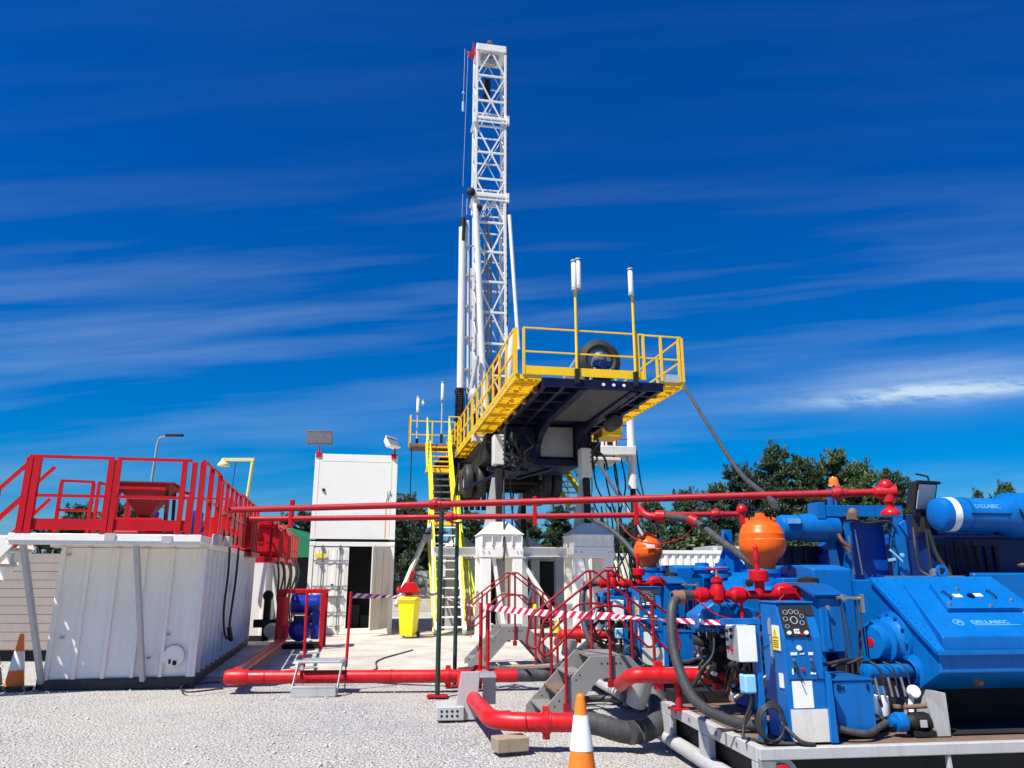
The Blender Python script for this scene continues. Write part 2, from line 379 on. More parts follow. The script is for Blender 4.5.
def corr(m, x0, x1, z0, z1, y, depth, pitch, axis='x'):
    """corrugated sheet facing -y (axis x) or +x/-x (axis y)"""
    pts = []; x = x0; k = 0
    while x < x1-1e-6:
        seq = [(x, 0), (x+pitch*.36, 0), (x+pitch*.5, depth), (x+pitch*.86, depth)]
        pts += [(min(a, x1), b) for a, b in seq]; x += pitch
    pts.append((x1, 0)); vs = []
    for a, b in pts:
        p = (a, y+b) if axis == 'x' else (y+b, a)
        vs += [(p[0], p[1], z0), (p[0], p[1], z1)]
    m.add(vs, [(2*i, 2*i+2, 2*i+3, 2*i+1) for i in range(len(pts)-1)])
def container(name, label, loc, rz, w=2.44, d=6.06, h=2.59, mat=None, group=None, front='door', openx=None):
    mat = mat or M['cream']; t = empty(name, label, 'container', loc, rz, group)
    m = MB()
    f = .12
    for x in (0, w-f): 
        for y in (0, d-f): m.box(x, y, .16, x+f, y+f, h-.13)
    for y in (0, d-f): m.box(f, y+.005, h-.13, w-f, y+f, h-.005); m.box(f, y+.005, .02, w-f, y+f, .16)
    for x in (0, w-f): m.box(x+.005, f, h-.12, x+f, d-f, h-.005); m.box(x+.005, f, .02, x+f, d-f, .16)
    m.build('frame', mat, t, .006)
    m = MB(); corr(m, f, d-f, .16, h-.12, .03, .035, .28, 'y'); corr(m, f, d-f, .16, h-.12, w-.03, -.035, .28, 'y'); corr(m, f, w-f, .16, h-.12, d-.03, -.035, .28, 'x')
    m.build('side_wall', mat, t, fixn=False)
    m = MB(); m.box(f, f, h-.04, w-f, d-f, h-.02); m.build('roof', mat, t)
    m = MB(); m.box(f, f, .10, w-f, d-f, .15); m.build('floor', M['wood'], t)
    for x in (0, w-.16):
        for z in (0, h-.12):
            for y in (0, d-.16): q = MB(); q.box(x-.004, y-.006, z, x+.164, y+.166, z+.12); q.build('corner_casting', M['redworn'] if z and y == 0 and front == 'plain' else mat, t, .01)
    return t
# ------------------------------------------------------------------ front mud tank (local frame: x right, y away)
T = empty('mud_tank', 'long white ribbed mud tank with red guardrails, nearest the camera', 'mud tank', (-4.86, 12.03, 0), 12.7)
T.scale.z = 1.035
TL = 7.2
m = MB(); m.box(-2.1, 0, .14, 0, .0+TL, 1.94); 
m = MB()
# ribbed front wall and ribbed right side
def ribwall(m, p0, p1, z0, z1, n, dep, nrm):
    p0 = V(p0); p1 = V(p1); nrm = V(nrm); pts = []
    for i in range(n):
        a = p0+(p1-p0)*(i/n); L = (p1-p0)/n
        pts += [a, a+L*.80, a+L*.84+nrm*dep, a+L*.96+nrm*dep]
    pts.append(p1); vs = []
    for p in pts: vs += [(p.x, p.y, z0), (p.x, p.y, z1)]
    m.add(vs, [(2*i, 2*i+2, 2*i+3, 2*i+1) for i in range(len(pts)-1)])
ribwall(m, (-1.98, 0, 0), (0, 0, 0), .14, 1.96, 5, .05, (0, -1, 0))
ribwall(m, (0, .0, 0), (0, TL, 0), .14, 1.96, 15, .05, (1, 0, 0))
ribwall(m, (-1.98, TL, 0), (-1.98, 0, 0), .14, 1.96, 15, .035, (-1, 0, 0))
ribwall(m, (0, TL, 0), (-1.98, TL, 0), .14, 1.96, 5, .035, (0, 1, 0))
m.add([(-2.1,0,1.90),(0,0,1.90),(0,TL,1.90),(-2.1,TL,1.90)], [(0,1,2,3)])
m.build('tank_wall', M['white'], T, fixn=False)
for x0, x1 in ((-.07, .055), (-2.02, -1.95)): m = MB(); m.box(x0, -.045, .13, x1, .03, 1.97); m.build('corner_post', M['white'], T, .006)
m = MB(); m.box(-2.05, -.05, -.02, .06, .12, .14); m.box(-2.15, TL-.1, -.02, .03, TL, .14); m.box(-.1, .12, -.02, .05, TL-.1, .14); m.box(-2.15, .12, -.02, -2.0, TL-.1, .14); m.build('skid_base', M['black'], T, .01)
m = MB(); m.box(-2.44, -.92, 2.02, .10, .0, 2.12); m.box(-2.2, .002, 1.965, .06, TL, 2.06); m.box(-2.44, -.90, 1.97, .08, -.84, 2.02)
m.build('walkway_deck', M['white'], T, .008)
m = MB(); m.box(-.30, -.935, 2.0, -.62+.18, -.92, 2.1); m.box(-1.2, -.94, 2.03, -1.06, -.921, 2.13); m.build('bracket', M['greylight'], T)
for a, b in (((-2.28, -.80, 2.0), (-2.02, -.05, .10)), ((-.80, -.80, 2.0), (-.66, -.06, .10))):
    m = MB(); m.bar(a, b, .07, .07); m.build('brace', M['greylight'], T, .004)
m = MB(); m.lathe((-.27, -.03, .42), (0, -1, 0), [(0.001, .03), (.15, .028), (.155, .02), (.155, 0)], 24); m.build('inspection_hatch', M['white'], T)
m = MB(); m.box(-.33, -.07, .32, -.30, -.05, .38); m.box(-.27, -.07, .30, -.22, -.05, .36); m.build('hatch_latch', M['dark'], T)
for x, z in ((-1.84, .70), (-.62, .40), (-.38, .72), (-1.9, 1.86)):
    m = MB(); m.box(x-.03, -.05, z-.012, x+.02, 0, z+.012); m.build('lifting_lug', M['grey'], T)
# guardrails of the front walkway
Z0 = 2.12
guardrail(T, [(-2.32, -.88, Z0), (-1.24, -.88, Z0)], 1.08, posts=[(-2.32, -.88, Z0), (-2.22, -.88, Z0), (-1.24, -.88, Z0)], postw=.085, railw=.05, kick=.15, kickoff=.05)
guardrail(T, [(-1.15, -.88, Z0), (-.16, -.88, Z0)], 1.08, posts=[(-1.15, -.88, Z0), (-.24, -.88, Z0), (-.1, -.88, Z0)], postw=.07, railw=.05, kick=.15, kickoff=.05)
guardrail(T, [(.02, -.86, Z0), (.03, .75, Z0)], 1.08, posts=[(.02, -.86, Z0), (.02, -.05, Z0), (.03, .75, Z0)], postw=.08, kick=0, mids=(.52,))
guardrail(T, [(.04, 1.0, Z0), (.04, 2.2, Z0), (.04, 3.5, Z0)], 1.02, posts=along((.04, 1.0, Z0), (.04, 3.5, Z0), 5), postw=.06, kick=.2)
guardrail(T, [(.04, 3.7, Z0), (.04, 7.1, Z0)], 1.05, posts=along((.04, 3.7, Z0), (.04, 7.1, Z0), 6), postw=.06, kick=.25)
guardrail(T, [(-2.1, 1.6, Z0), (-2.1, 6.9, Z0)], 1.0, posts=along((-2.1, 1.6, Z0), (-2.1, 6.9, Z0), 6), postw=.05, kick=0)
guardrail(T, [(-2.35, .55, Z0), (-1.9, .62, Z0)], .9, posts=[(-2.35,.55,Z0), (-1.9,.62,Z0)], postw=.05, kick=0)
guardrail(T, [(-1.75, 1.0, Z0), (-.9, 1.0, Z0)], .86, posts=[(-1.75, 1.0, Z0), (-1.64, 1.0, Z0)], postw=.06, kick=0, mids=(.42,))
guardrail(T, [(-1.75, 3.6, Z0), (-.2, 3.6, Z0)], .95, posts=along((-1.75, 3.6, Z0), (-.2, 3.6, Z0), 5), postw=.06, kick=0, mids=(.45,))
m = MB(); m.bar((-1.3, 1.2, Z0+.93), (-.7, 2.4, Z0+.88), .09, .05); m.build('jib_arm', M['red'], T)
m = MB(); m.box(.02,2.4,Z0+.3,.05,3.4,Z0+.78); m.build('rail_panel', M['red'], T)
m = MB(); m.box(.02,4.2,Z0+.25,.05,4.9,Z0+.8); m.build('rail_panel', M['redworn'], T)
# side step landing and its stair going down to the left
m = MB(); m.box(-2.84,-.9,2.0,-2.80,.4,2.1)
for k in range(14): m.box(-2.80,-.88+k*.09,2.05,-2.45,-.845+k*.09,2.09)
m.build('step_landing', M['white'], T)
stair(T, (-4.0, -.45, .1), (-2.45, -.45, 2.02), .85, 9, M['white'], M['galv'], side=(0,1,0), sh=.2)
for yy in (-.88, -.02):
    m = MB(); a = V((-4.05, yy, .1)); b = V((-2.32, yy, 2.1))
    for f in (1.0, .52): m.bar(a+V((0,0,f)), b+V((0,0,f)), .05, .045, ext=.05)
    hr = m.build('handrail', M['red'], T)
    for t in (.12, .45, .8): q = MB(); c = a+(b-a)*t; q.bar(c, c+V((0,0,1.0)), .05, .05); q.build('post', M['red'], hr)
# mud hopper standing on the tank top
hp = empty('mud_hopper', 'dark red funnel hopper standing on top of the white mud tank', 'hopper', (0, 0, 0), 0)
hp.parent = None; hp.matrix_world = Matrix.Translation((-4.86, 12.03, .07)) @ Matrix.Rotation(rad(12.7), 4, 'Z') @ Matrix.Translation((-1.27, 1.5, 2.063))
m = MB()
def frus(m, z0, a0, b0, z1, a1, b1):
    vs = [(-a0,-b0,z0),(a0,-b0,z0),(a0,b0,z0),(-a0,b0,z0),(-a1,-b1,z1),(a1,-b1,z1),(a1,b1,z1),(-a1,b1,z1)]
    m.add(vs, [(0,1,5,4),(1,2,6,5),(2,3,7,6),(3,0,4,7)])
frus(m, .48, .10, .10, .86, .32, .32); frus(m, .86, .34, .34, 1.02, .46, .40); frus(m, 1.02, .50, .42, 1.05, .50, .42); m.add([(-.5,-.42,1.04),(.5,-.42,1.04),(.5,.42,1.04),(-.5,.42,1.04)], [(0,1,2,3)])
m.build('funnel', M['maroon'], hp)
m = MB(); m.lathe((0,0,.15), (0,0,1), [(.001,0),(.09,0),(.09,.26),(.15,.26),(.15,.31),(.07,.31),(.07,.36)], 16); m.tube([(-.55,0,.2),(.5,0,.2)], .05, 10); m.build('outlet_pipe', M['redworn'], hp)
for x in (-.42, .42):
    for y in (-.3, .3): m = MB(); m.bar((x,y,0), (x*.9,y,.98), .05, .05); m.build('leg', M['dark'] if x > 0 else M['redworn'], hp)
m = MB(); m.bar((-.42,-.3,.35),(.42,-.3,.35),.05,.05); m.bar((-.42,.3,.35),(.42,.3,.35),.05,.05); m.build('cross_brace', M['redworn'], hp)
# clutter on the tank top
for (x, y, s_, lab) in ((-.45, 1.6, .34, 'navy blue electric agitator motor on the mud tank top beside the hopper'), (-1.5, 3.0, .45, 'navy blue electric agitator motor on the mud tank top behind the hopper')):
    mo = empty('agitator_motor', lab, 'motor', (0,0,0), 0, 'agitator motors on the mud tank'); mo.matrix_world = Matrix.Translation((-4.86, 12.03, .07)) @ Matrix.Rotation(rad(12.7), 4, 'Z') @ Matrix.Translation((x, y, 2.063))
    m = MB(); m.box(-.2,-.2,0,.2,.2,.22); m.build('gearbox', M['bluepump'], mo, .02)
    m = MB(); m.lathe((0,0,.22), (0,0,1), [(.15,0),(.15,.04),(.12,.04),(.13,s_),(.08,s_+.05),(.001,s_+.06)], 16); m.build('housing', M['bluepump'], mo)
# electric cable loop hanging on the right side of the tank
lc = Matrix.Translation((-4.86, 12.03, .07)) @ Matrix.Rotation(rad(12.7), 4, 'Z')
def Tw(x, y, z): return lc @ V((x, y, z))
m = MB(); m.tube(spline([Tw(.10,2.1,2.1), Tw(.11,2.15,1.6), Tw(.10,2.1,.95), Tw(.12,2.3,.55), Tw(.14,2.7,.42), Tw(.11,3.0,.75), Tw(.11,3.3,1.5), Tw(.10,3.4,2.1)]), .022, 8)
tag(m.build('hanging_cable', M['black']), 'black cable hanging in a loop down the ribbed side of the mud tank', 'cable')
m = MB(); m.tube(spline([Tw(.16,2.55,.62), Tw(.2,2.65,.40), Tw(.15,2.85,.5)]), .045, 8); tag(m.build('cable_plug', M['black']), 'black plug end hung up on the cable loop beside the mud tank', 'plug')
# control boxes at the rail
for (x, y, z, mt, lab) in ((.14, .3, 2.02, 'greylight', 'small grey junction box clamped below the red rail of the tank corner'), (.13, 1.6, 2.05, 'greylight', 'long grey cable tray box on the tank side edge')):
    m = MB(); m.box(-.05, -.22, 0, .05, .22, .17); o = m.build('junction_box', M[mt], None, .01, tuple(Tw(x, y, z)), 12.7); tag(o, lab, 'box')
# second tank behind, with shaker screens
T2 = empty('mud_tank', 'white mud tank behind the front tank, crowded with red shaker screens', 'mud tank', (-6.35, 19.95, 0), 11)
m = MB(); ribwall(m, (-2.1,0,0), (0,0,0), .15, 1.95, 5, .04, (0,-1,0)); ribwall(m, (0,0,0), (0,8,0), .15, 1.95, 14, .05, (1,0,0)); ribwall(m, (-2.1,8,0), (-2.1,0,0), .15, 1.95, 14, .05, (-1,0,0)); m.add([(-2.1,0,1.95),(0,0,1.95),(0,8,1.95),(-2.1,8,1.95)], [(0,1,2,3)]); m.build('tank_wall', M['white'], T2, fixn=False)
m = MB(); m.box(-2.15,-.05,0,.05,8,.15); m.build('skid_base', M['dark'], T2)
m = MB(); m.bar((.06,.1,1.9),(.4,.1,.15),.06,.06); m.build('brace', M['white'], T2)
m = MB(); m.bar((.06,.6,1.9),(.5,.6,.15),.06,.06); m.build('brace', M['greylight'], T2)
guardrail(T2, [(.04,0,1.96),(.04,8,1.96)], 1.05, posts=along((.04,0,1.96),(.04,8,1.96),9), kick=.15)
guardrail(T2, [(-2.1,0,1.96),(.04,0,1.96)], 1.05, posts=along((-2.1,0,1.96),(.04,0,1.96),4), kick=.15)
for i, (x, y, s_, lab) in enumerate(((-5.75, 17.2, 1.0, 'nearest red boxy shale shaker with sloping screen beside the tank rails'), (-6.75, 20.7, 1.0, 'red shale shaker standing on the second tank, left of the stacked containers'), (-7.2, 23.0, 1.1, 'rearmost red shale shaker on the second tank'))):
    k = empty('shale_shaker', lab, 'shale shaker', (x-(.55 if i == 0 else 0), y, 2.0 if i else 2.03), 11, 'red shale shakers on the mud tanks')
    m = MB(); m.prism([(-.5,.15),(.6,.05),(.6,.55),(.1,.85),(-.5,.85)], (-.45,0,0), (0,1,0), (0,0,1), (.9,0,0)); m.build('screen_box', M['red'], k, .01)
    m = MB(); m.box(-.5,-.6,0,.5,.75,.10); m.build('base_frame', M['redworn'], k)
    m = MB(); m.cyl((-.35,.0,1.0),(.35,.0,1.0),.13,14); m.build('vibrator', M['redworn'], k)
    m = MB()
    for j in range(4): m.box(-.46-.02, -.4+j*.27, .1, -.45, -.36+j*.27, .8); m.box(.45, -.4+j*.27, .1, .47, -.36+j*.27, .8)
    m.build('rib', M['redworn'], k)
r5 = random.Random(21)
for k in range(9):
    y = 19.95+.4+k*.75; x0 = -6.35-(y-19.95)*.19+.08; m = MB()
    m.tube(spline([(x0+.05,y,2.2),(x0+.18+r5.random()*.12,y-.1,1.7),(x0+.10+r5.random()*.2,y-.2,1.0),(x0+.2,y-.3,.3)]), .028, 6)
    tag(m.build('hydraulic_hose', M['black']), 'black hose draped down the side of the second mud tank among its neighbours', 'hose', 'hoses draped on the second mud tank')
vs_ = empty('valve_stack', 'dark pipes and a pale pump body in the gap between the two mud tanks', 'valve', (-5.95,18.9,0), 12)
m = MB(); m.tube([(0,0,.1),(0,0,1.1)],.09,10); m.tube([(-.3,.1,.5),(.35,.1,.5)],.10,10); m.ball((0,0,1.15),.13,10,8); m.build('pipework', M['dark'], vs_)
m = MB(); m.lathe((.15,-.25,.35),(0,-1,0),[(.001,.12),(.14,.10),(.17,0),(.17,-.25)],16); m.build('pump_casing', M['whitedirty'], vs_)
# the taupe boarded box behind the stair on the far left
m = MB()
for i in range(11): m.box(-10.9, 15.4+.004*(i % 2), .22+i*.165, -7.6, 15.52, .22+i*.165+.155)
m.box(-10.9, 15.43, .2, -7.6, 17.5, 2.05); m.box(-7.6,15.38,.2,-7.52,17.5,2.08)
o = empty('timber_clad_skip', 'taupe boarded box in the shade behind the tank stair', 'skip')
m.build('wall', M['plank'], o)
m = MB(); m.box(-10.9,15.5,0,-7.55,17.4,.2); m.build('skid_base', M['dark'], o)
m = MB(); m.bar((-8.45,15.3,.2),(-8.2,15.3,2.0),.03,.04); m.build('lifting_bar', M['rusty'], o)
# ------------------------------------------------------------------ stacked containers
CL = container('shipping_container', 'lower white container with one door open onto a dark inside, under the plain container', (-5.87, 22.1, 0), 10.6, d=6.06, front='door')
def door_leaf(t, x0, x1, z0, z1, y, mat, bars, rot=None):
    m = MB(); m.box(x0, y, z0, x1, y+.04, z1)
    d = m.build('door', mat, t, .005)
    q = MB(); corr(q, x0+.06, x1-.06, z0+.08, z1-.08, y-.012, .02, .25); q.build('panel', mat, d, fixn=False)
    for bx in bars:
        q = MB(); q.tube([(bx, y-.05, z0-.06), (bx, y-.05, z1+.06)], .018, 8)
        for z in (z0+.05, z0+.6, z0+1.1, z0+1.7, z1-.05): q.box(bx-.05, y-.06, z-.03, bx+.05, y-.012, z+.03)
        q.build('locking_bar', M['steel'], d)
    return d
d = door_leaf(CL, .13, 1.13, .17, 2.44, .02, M['cream'], (.38, .88))
q = MB(); q.box(.2, -.03, 1.02, 1.05, -.01, 1.07); q.box(.6,-.06,1.0,.98,-.03,1.04); q.build('handle', M['steel'], d)
for z in (.58,1.30,2.02): q = MB(); q.box(.14,-.022,z,1.12,-.013,z+.05); q.build('hinge_bar', M['grey'], d)
q = MB(); q.box(.17, -.03, 2.13, .50, -.023, 2.25); q.build('plate', M['signy'], d)
q = MB(); q.box(.66, .0, 1.30, .73, .006, 1.40); q.build('label_plate', M['bluepump'], d)
# right leaf folded back towards the viewer, grimy
m = MB(); a = V((2.30, .0, 0)); b = V((1.80, -.93, 0))
for k in range(5):
    p = a+(b-a)*k/5; r = a+(b-a)*(k+1)/5; off = V((.015, -.015, 0))*(k % 2)
    m.bar(p+off+V((0,0,1.3)), r+off+V((0,0,1.3)), .035, 2.27)
d = m.build('door', M['whitedirty'], CL)
for t_ in (.3, .75):
    q = MB(); c = a+(b-a)*t_+V((-.05,-.03,0)); q.tube([c+V((0,0,.15)), c+V((0,0,2.45))], .018, 8); q.build('locking_bar', M['steel'], d)
m = MB(); m.box(.02,.03,2.592,2.42,6.0,2.652); m.build('gap_shade_strip', M['void'], CL)  # near-black strip painting the shade in the gap between the stacked containers
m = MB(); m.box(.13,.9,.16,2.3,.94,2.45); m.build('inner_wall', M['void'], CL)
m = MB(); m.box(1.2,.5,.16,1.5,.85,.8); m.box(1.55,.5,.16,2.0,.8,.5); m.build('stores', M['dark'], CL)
UP = container('shipping_container', 'upper plain white container with red corner castings, stacked over the open one', (-5.88, 22.12, 2.65), 10.6, d=6.06, front='plain'); UP.scale.z = .975
m = MB(); m.box(.0, -.014, .02, 2.44, .05, 2.585); m.build('front_wall', M['cream'], UP, .004)
m = MB()
for x in (.13, 2.27): m.box(x-.005, -.018, .1, x+.005, -.0145, 2.5)
m.box(.2,-.018,2.36,2.25,-.0145,2.368); m.build('seam', M['greylight'], UP)
m = MB(); m.lathe((.30,-.014,1.48),(0,-1,0),[(.001,.05),(.04,.045),(.05,0)],12); m.build('vent', M['ink'], UP)
m = MB(); m.tube(fillet([(2.18,-.03,1.2),(2.18,-.05,1.45),(2.25,-.05,1.48),(2.26,-.04,1.38)],.03),.012,6); m.build('pipe', M['steel'], UP)
m = MB(); m.box(2.13,-.019,.05,2.165,-.0145,1.25); m.build('rust_streak_strip', paint('rust_stained_seam', (.72,.42,.16), .6, .4), UP)
def floodlight(name, label, loc, rz, tilt, w=.6, mat='steel', group=None, post=.25, hr=.55, bm='red'):
    t = empty(name, label, 'floodlight', loc, rz, group)
    m = MB(); m.tube([(0,0,0),(0,0,post)], .025, 8); m.box(-.08,-.06,-.10,.08,.10,.06); m.build('bracket', M[bm], t)
    ca, sa = math.cos(rad(tilt)), math.sin(rad(tilt))
    def P_(x, y, z): return (x, y*ca-z*sa, y*sa+z*ca+post+.05)
    def bx(m, x0,y0,z0,x1,y1,z1,ins=1):
        vs = [(x0,y0,z0),(x1,y0,z0),(x1,y0,z1),(x0,y0,z1),(x0+ins*.1,y1,z0+ins*.06),(x1-ins*.1,y1,z0+ins*.06),(x1-ins*.1,y1,z1-ins*.06),(x0+ins*.1,y1,z1-ins*.06)]
        m.add([P_(*v) for v in vs], [(0,1,2,3),(7,6,5,4),(0,4,5,1),(1,5,6,2),(2,6,7,3),(3,7,4,0)])
    m = MB(); bx(m, -w/2, 0, 0, w/2, .18, w*hr); m.build('housing', M[mat], t, .01)
    m = MB(); bx(m, -w/2+.04, -.012, .04, w/2-.04, -.002, w*hr-.04, 0); m.build('glass', M['lens'], t)
    m = MB()
    for a in (0, 1): bx(m, -w/2, -.03, a*(w*hr-.03), w/2, -.001, a*(w*hr-.03)+.03, 0)
    m.build('bezel', M[mat], t)
    return t
c3, s3 = math.cos(rad(10.6)), math.sin(rad(10.6))
def cw(x, y, z): return (-5.88+x*c3-y*s3, 22.12+x*s3+y*c3, 2.66+z)
floodlight('floodlight', 'wide grey floodlight on the left corner of the upper container', cw(.10, .02, 2.50), 8, 24, .78, group=None, post=.24)
floodlight('floodlight', 'tilted floodlight seen edge-on above the right corner of the upper container', cw(2.34, .02, 2.50), 68, -28, .62, mat='white', post=.24)
# ------------------------------------------------------------------ yellow wheelie bin with the red fire monitor behind it
Bn = empty('wheelie_bin', 'tall yellow wheelie bin beside the container door', 'wheelie bin', (-2.78, 21.0, 0), -10); Bn.scale = (.86,.86,.93)
m = MB(); m.add([(-.20,-.24,.08),(.20,-.24,.08),(.20,.24,.08),(-.20,.24,.08),(-.27,-.30,1.02),(.27,-.30,1.02),(.27,.34,1.02),(-.27,.34,1.02)], [(0,3,2,1),(0,1,5,4),(1,2,6,5),(2,3,7,6),(3,0,4,7)])
m.box(-.29,-.32,1.0,.29,.35,1.05); m.build('body', M['lemon'], Bn, .01)
m = MB(); m.prism([(-.34,1.052),(.36,1.052),(.36,1.11),(0,1.15),(-.34,1.09)], (-.29,0,0),(0,1,0),(0,0,1),(.58,0,0)); m.build('lid', M['lemon'], Bn, .01)
for x in (-.26, .22): m = MB(); m.cyl((x,.26,.10),(x+.05,.26,.10),.10,14); m.build('wheel', M['black'], Bn)
m = MB(); m.cyl((-.22,.38,1.0),(.22,.38,1.0),.018,8); m.build('handle', M['lemon'], Bn)
Hy = empty('fire_hydrant_stand', 'bright red fire monitor stand rising behind the yellow bin', 'fire monitor', (-2.85, 21.6, 0), 0)
m = MB(); m.tube([(0,0,0),(0,0,1.35)], .07, 12); m.lathe((0,0,1.05),(0,0,1),[(.07,0),(.13,.0),(.13,.05),(.09,.05),(.10,.2),(.15,.2),(.15,.25),(.07,.25),(.06,.38)],14); m.build('riser', M['red'], Hy)
m = MB(); m.tube(fillet([(-.32,0,1.22),(0,0,1.22),(.28,-.05,1.22)],.03),.065,10); m.lathe((-.32,0,1.22),(-1,0,0),[(.10,-.02),(.10,.03),(.001,.03)],12); m.build('cross_pipe', M['red'], Hy)
m = MB(); m.tube(fillet([(0,0,1.35),(.02,-.1,1.55),(.10,-.2,1.75)],.05),[.06]*6+[.045]*2 if False else .05,10); m.build('nozzle', M['red'], Hy)
m = MB(); m.prism([(-.32,1.18),(.30,1.16),(.15,1.45),(-.12,1.45)],(0,-.22,0),(1,0,0),(0,0,1),(0,.2,0)); m.build('cowl', M['red'], Hy, .02)
# ------------------------------------------------------------------ blue centrifugal pump in a red cage
Cp = empty('centrifugal_pump', 'dark blue pump inside a square red tube cage beside the container door', 'pump', (-4.95, 18.1, 0), 9)
fr_ = MB()
for x in (-.42, .56):
    for y in (-.3, .45): fr_.box(x-.045, y-.045, .02, x+.045, y+.045, 1.32)
for y in (-.3, .45): fr_.box(-.375, y-.045, 1.23, .515, y+.045, 1.318)
for x in (-.42, .56): fr_.box(x-.044, -.255, 1.231, x+.044, .405, 1.317)
fr_.build('cage', M['red'], Cp, .008)
m = MB(); m.cyl((-.15,.1,.98),(.38,.1,.98),.21,20); m.lathe((-.15,.1,.98),(-1,0,0),[(.21,0),(.24,.0),(.24,.03),(.19,.05),(.001,.08)],20); m.lathe((.38,.1,.98),(1,0,0),[(.21,0),(.23,0),(.22,.08),(.12,.12),(.001,.12)],20); m.build('motor', M['bluepump'], Cp)
m = MB(); m.lathe((.05,-.1,.42),(0,-1,0),[(.24,-.22),(.26,-.1),(.26,0),(.17,.03),(.10,.10),(.12,.10),(.12,.13),(.001,.13)],20); m.tube([(.1,.1,.45),(.28,.1,.75)],.10,12); m.box(.30,-.05,.2,.47,.2,1.0); m.build('pump_casing', M['bluepump'], Cp)
m = MB(); m.box(-.3,-.25,.02,.5,.4,.12); m.box(-.1,-.18,.6,.25,.1,.72); m.build('base_plate', M['dark'], Cp)
# ------------------------------------------------------------------ low red suction line
PZ = .20
def flange(m, c, d, r, w=.04, n=20, bolts=8):
    c = V(c); d = V(d).normalized(); m.cyl(c-d*w/2, c+d*w/2, r, n)
def clamp(name, parent, c, d, r, mat):
    m = MB(); c = V(c); d = V(d).normalized(); m.cyl(c-d*.045, c+d*.045, r*1.12, 18); m.cyl(c-d*.02, c+d*.02, r*1.24, 18)
    for s_ in (-1, 1): m.box(c.x-.035, c.y-.035, c.z+s_*(r*1.28)-.035, c.x+.035, c.y+.035, c.z+s_*(r*1.28)+.03)
    return m.build(name, mat, parent)
SP = empty('suction_pipe', 'long red pipe lying on the gravel from the tank across to the rig', 'pipe', (0,0,0))
m = MB(); m.tube(fillet([(-5.15,17.75,.5),(-5.13,17.5,.22),(-4.03,11.42,PZ),(-.95,11.55,PZ)], .30, 6), .092, 16)
m.lathe((-4.03,11.42,PZ),(-1,-.05,0),[(.092,-.25),(.105,-.2),(.108,.05),(.09,.09),(.001,.10)],18); m.build('pipe', M['pipered'], SP)
for xx in (-3.55,-1.75):
    c = V((-4.03,11.42,PZ)).lerp(V((-.95,11.55,PZ)), (xx+4.03)/3.08); q = MB(); q.cyl(c-V((.012,0,0)),c+V((.012,0,0)),.097,18); q.build('weld_ring', M['redworn'], SP)
m = MB(); m.tube([(-.90,11.55,PZ),(.07,11.62,PZ)], .092, 16); m.build('pipe', M['pipered'], SP)
m = MB(); m.tube([(-5.22,17.75,.45),(-5.22,17.75,1.15)],.12,14); m.tube([(-5.14,17.6,.3),(-5.22,17.75,.5)],.12,14); m.build('riser', M['pipered'], SP)
for x in (-.93, -.52): clamp('clamp', SP, (x, 11.55+(.03 if x > -.8 else 0), PZ), (1,.03,0), .092, M['pipered'])
m = MB(); m.tube(spline([(.06,11.62,PZ),(.35,11.66,PZ),(.60,11.75,.22),(.95,12.4,.35),(1.3,13.2,.5)]), .088, 14); o = tag(m.build('suction_hose', M['hose']), 'grey rubber hose joining the end of the long red pipe under the crossover stair', 'hose')
SQ = empty('suction_pipe', 'thick red pipe bending round towards the traffic cone on a timber block', 'pipe', (0,0,0))
m = MB(); m.tube(fillet([(-.70,11.35,PZ),(-.60,10.2,.20),(-.20,7.92,.235),(.14,7.80,.235),(.60,7.80,.235)], .42, 8), .088, 18); m.build('pipe', M['pipered'], SQ)
clamp('clamp', SQ, (.33,7.80,.235), (1,0,0), .088, M['pipered'])
m = MB(); m.cyl((.12,7.80,.235),(.135,7.80,.235),.092,18); m.build('weld_ring', M['pipered'], SQ)
m = MB(); m.tube(spline([(.58,7.80,.235),(.82,7.79,.22),(1.10,7.78,.15),(1.34,7.82,.18),(1.46,8.0,.34),(1.42,8.15,.50),(1.32,8.1,.62)]), .102, 16); m.cyl((1.12,7.70,.16),(1.15,7.72,.16),.108,16); m.cyl((1.2,7.74,.16),(1.23,7.76,.16),.108,16)
tag(m.build('suction_hose', M['hose']), 'fat black hose curving up from the red bend to the pump skid', 'hose')
m = MB(); m.box(-.16,-.10,0,.16,.10,.125); o = m.build('timber_block', M['wood'], None, .008, (-.02,7.74,0), 20); tag(o, 'short grey timber block propping up the red pipe bend', 'timber block')
# stepping platforms over the pipe
def step_bridge(label, loc, rz, posts=True, w=.62):
    t = empty('pipe_step', label, 'step', loc, rz, 'small steel steps over the pipe')
    for k in (-1, 1):
        m = MB(); x = k*w/2; m.prism([(-.42,0),(-.42,.10),(-.10,.42),(.32,.42),(.32,.0),(.26,0),(.26,.34),(-.06,.34),(-.36,.0)], (x-.006*k,0,0),(0,1,0),(0,0,1),(.012*k,0,0)); m.build('side_plate', M['greylight'], t)
    m = MB(); m.box(-w/2+.01,-.44,.10,w/2-.01,-.22,.13); m.build('tread', M['galv'], t, .004)
    m = MB(); m.box(-w/2+.01,-.14,.40,w/2-.01,.33,.43); m.build('tread', M['galv'], t, .004)
    m = MB(); m.box(-w/2+.01,-.445,.0,w/2-.01,-.43,.10); m.build('riser_plate', M['greylight'], t)
    if posts:
        for k in (-1, 1): m = MB(); m.tube([(k*w/2,.30,.3),(k*w/2+.02*k,.30,1.38)],.022,8); m.build('post', M['red'], t)
    return t
step_bridge('grey steel step over the long red pipe, in front of the red caged pump', (-2.76, 11.45, 0), 3)
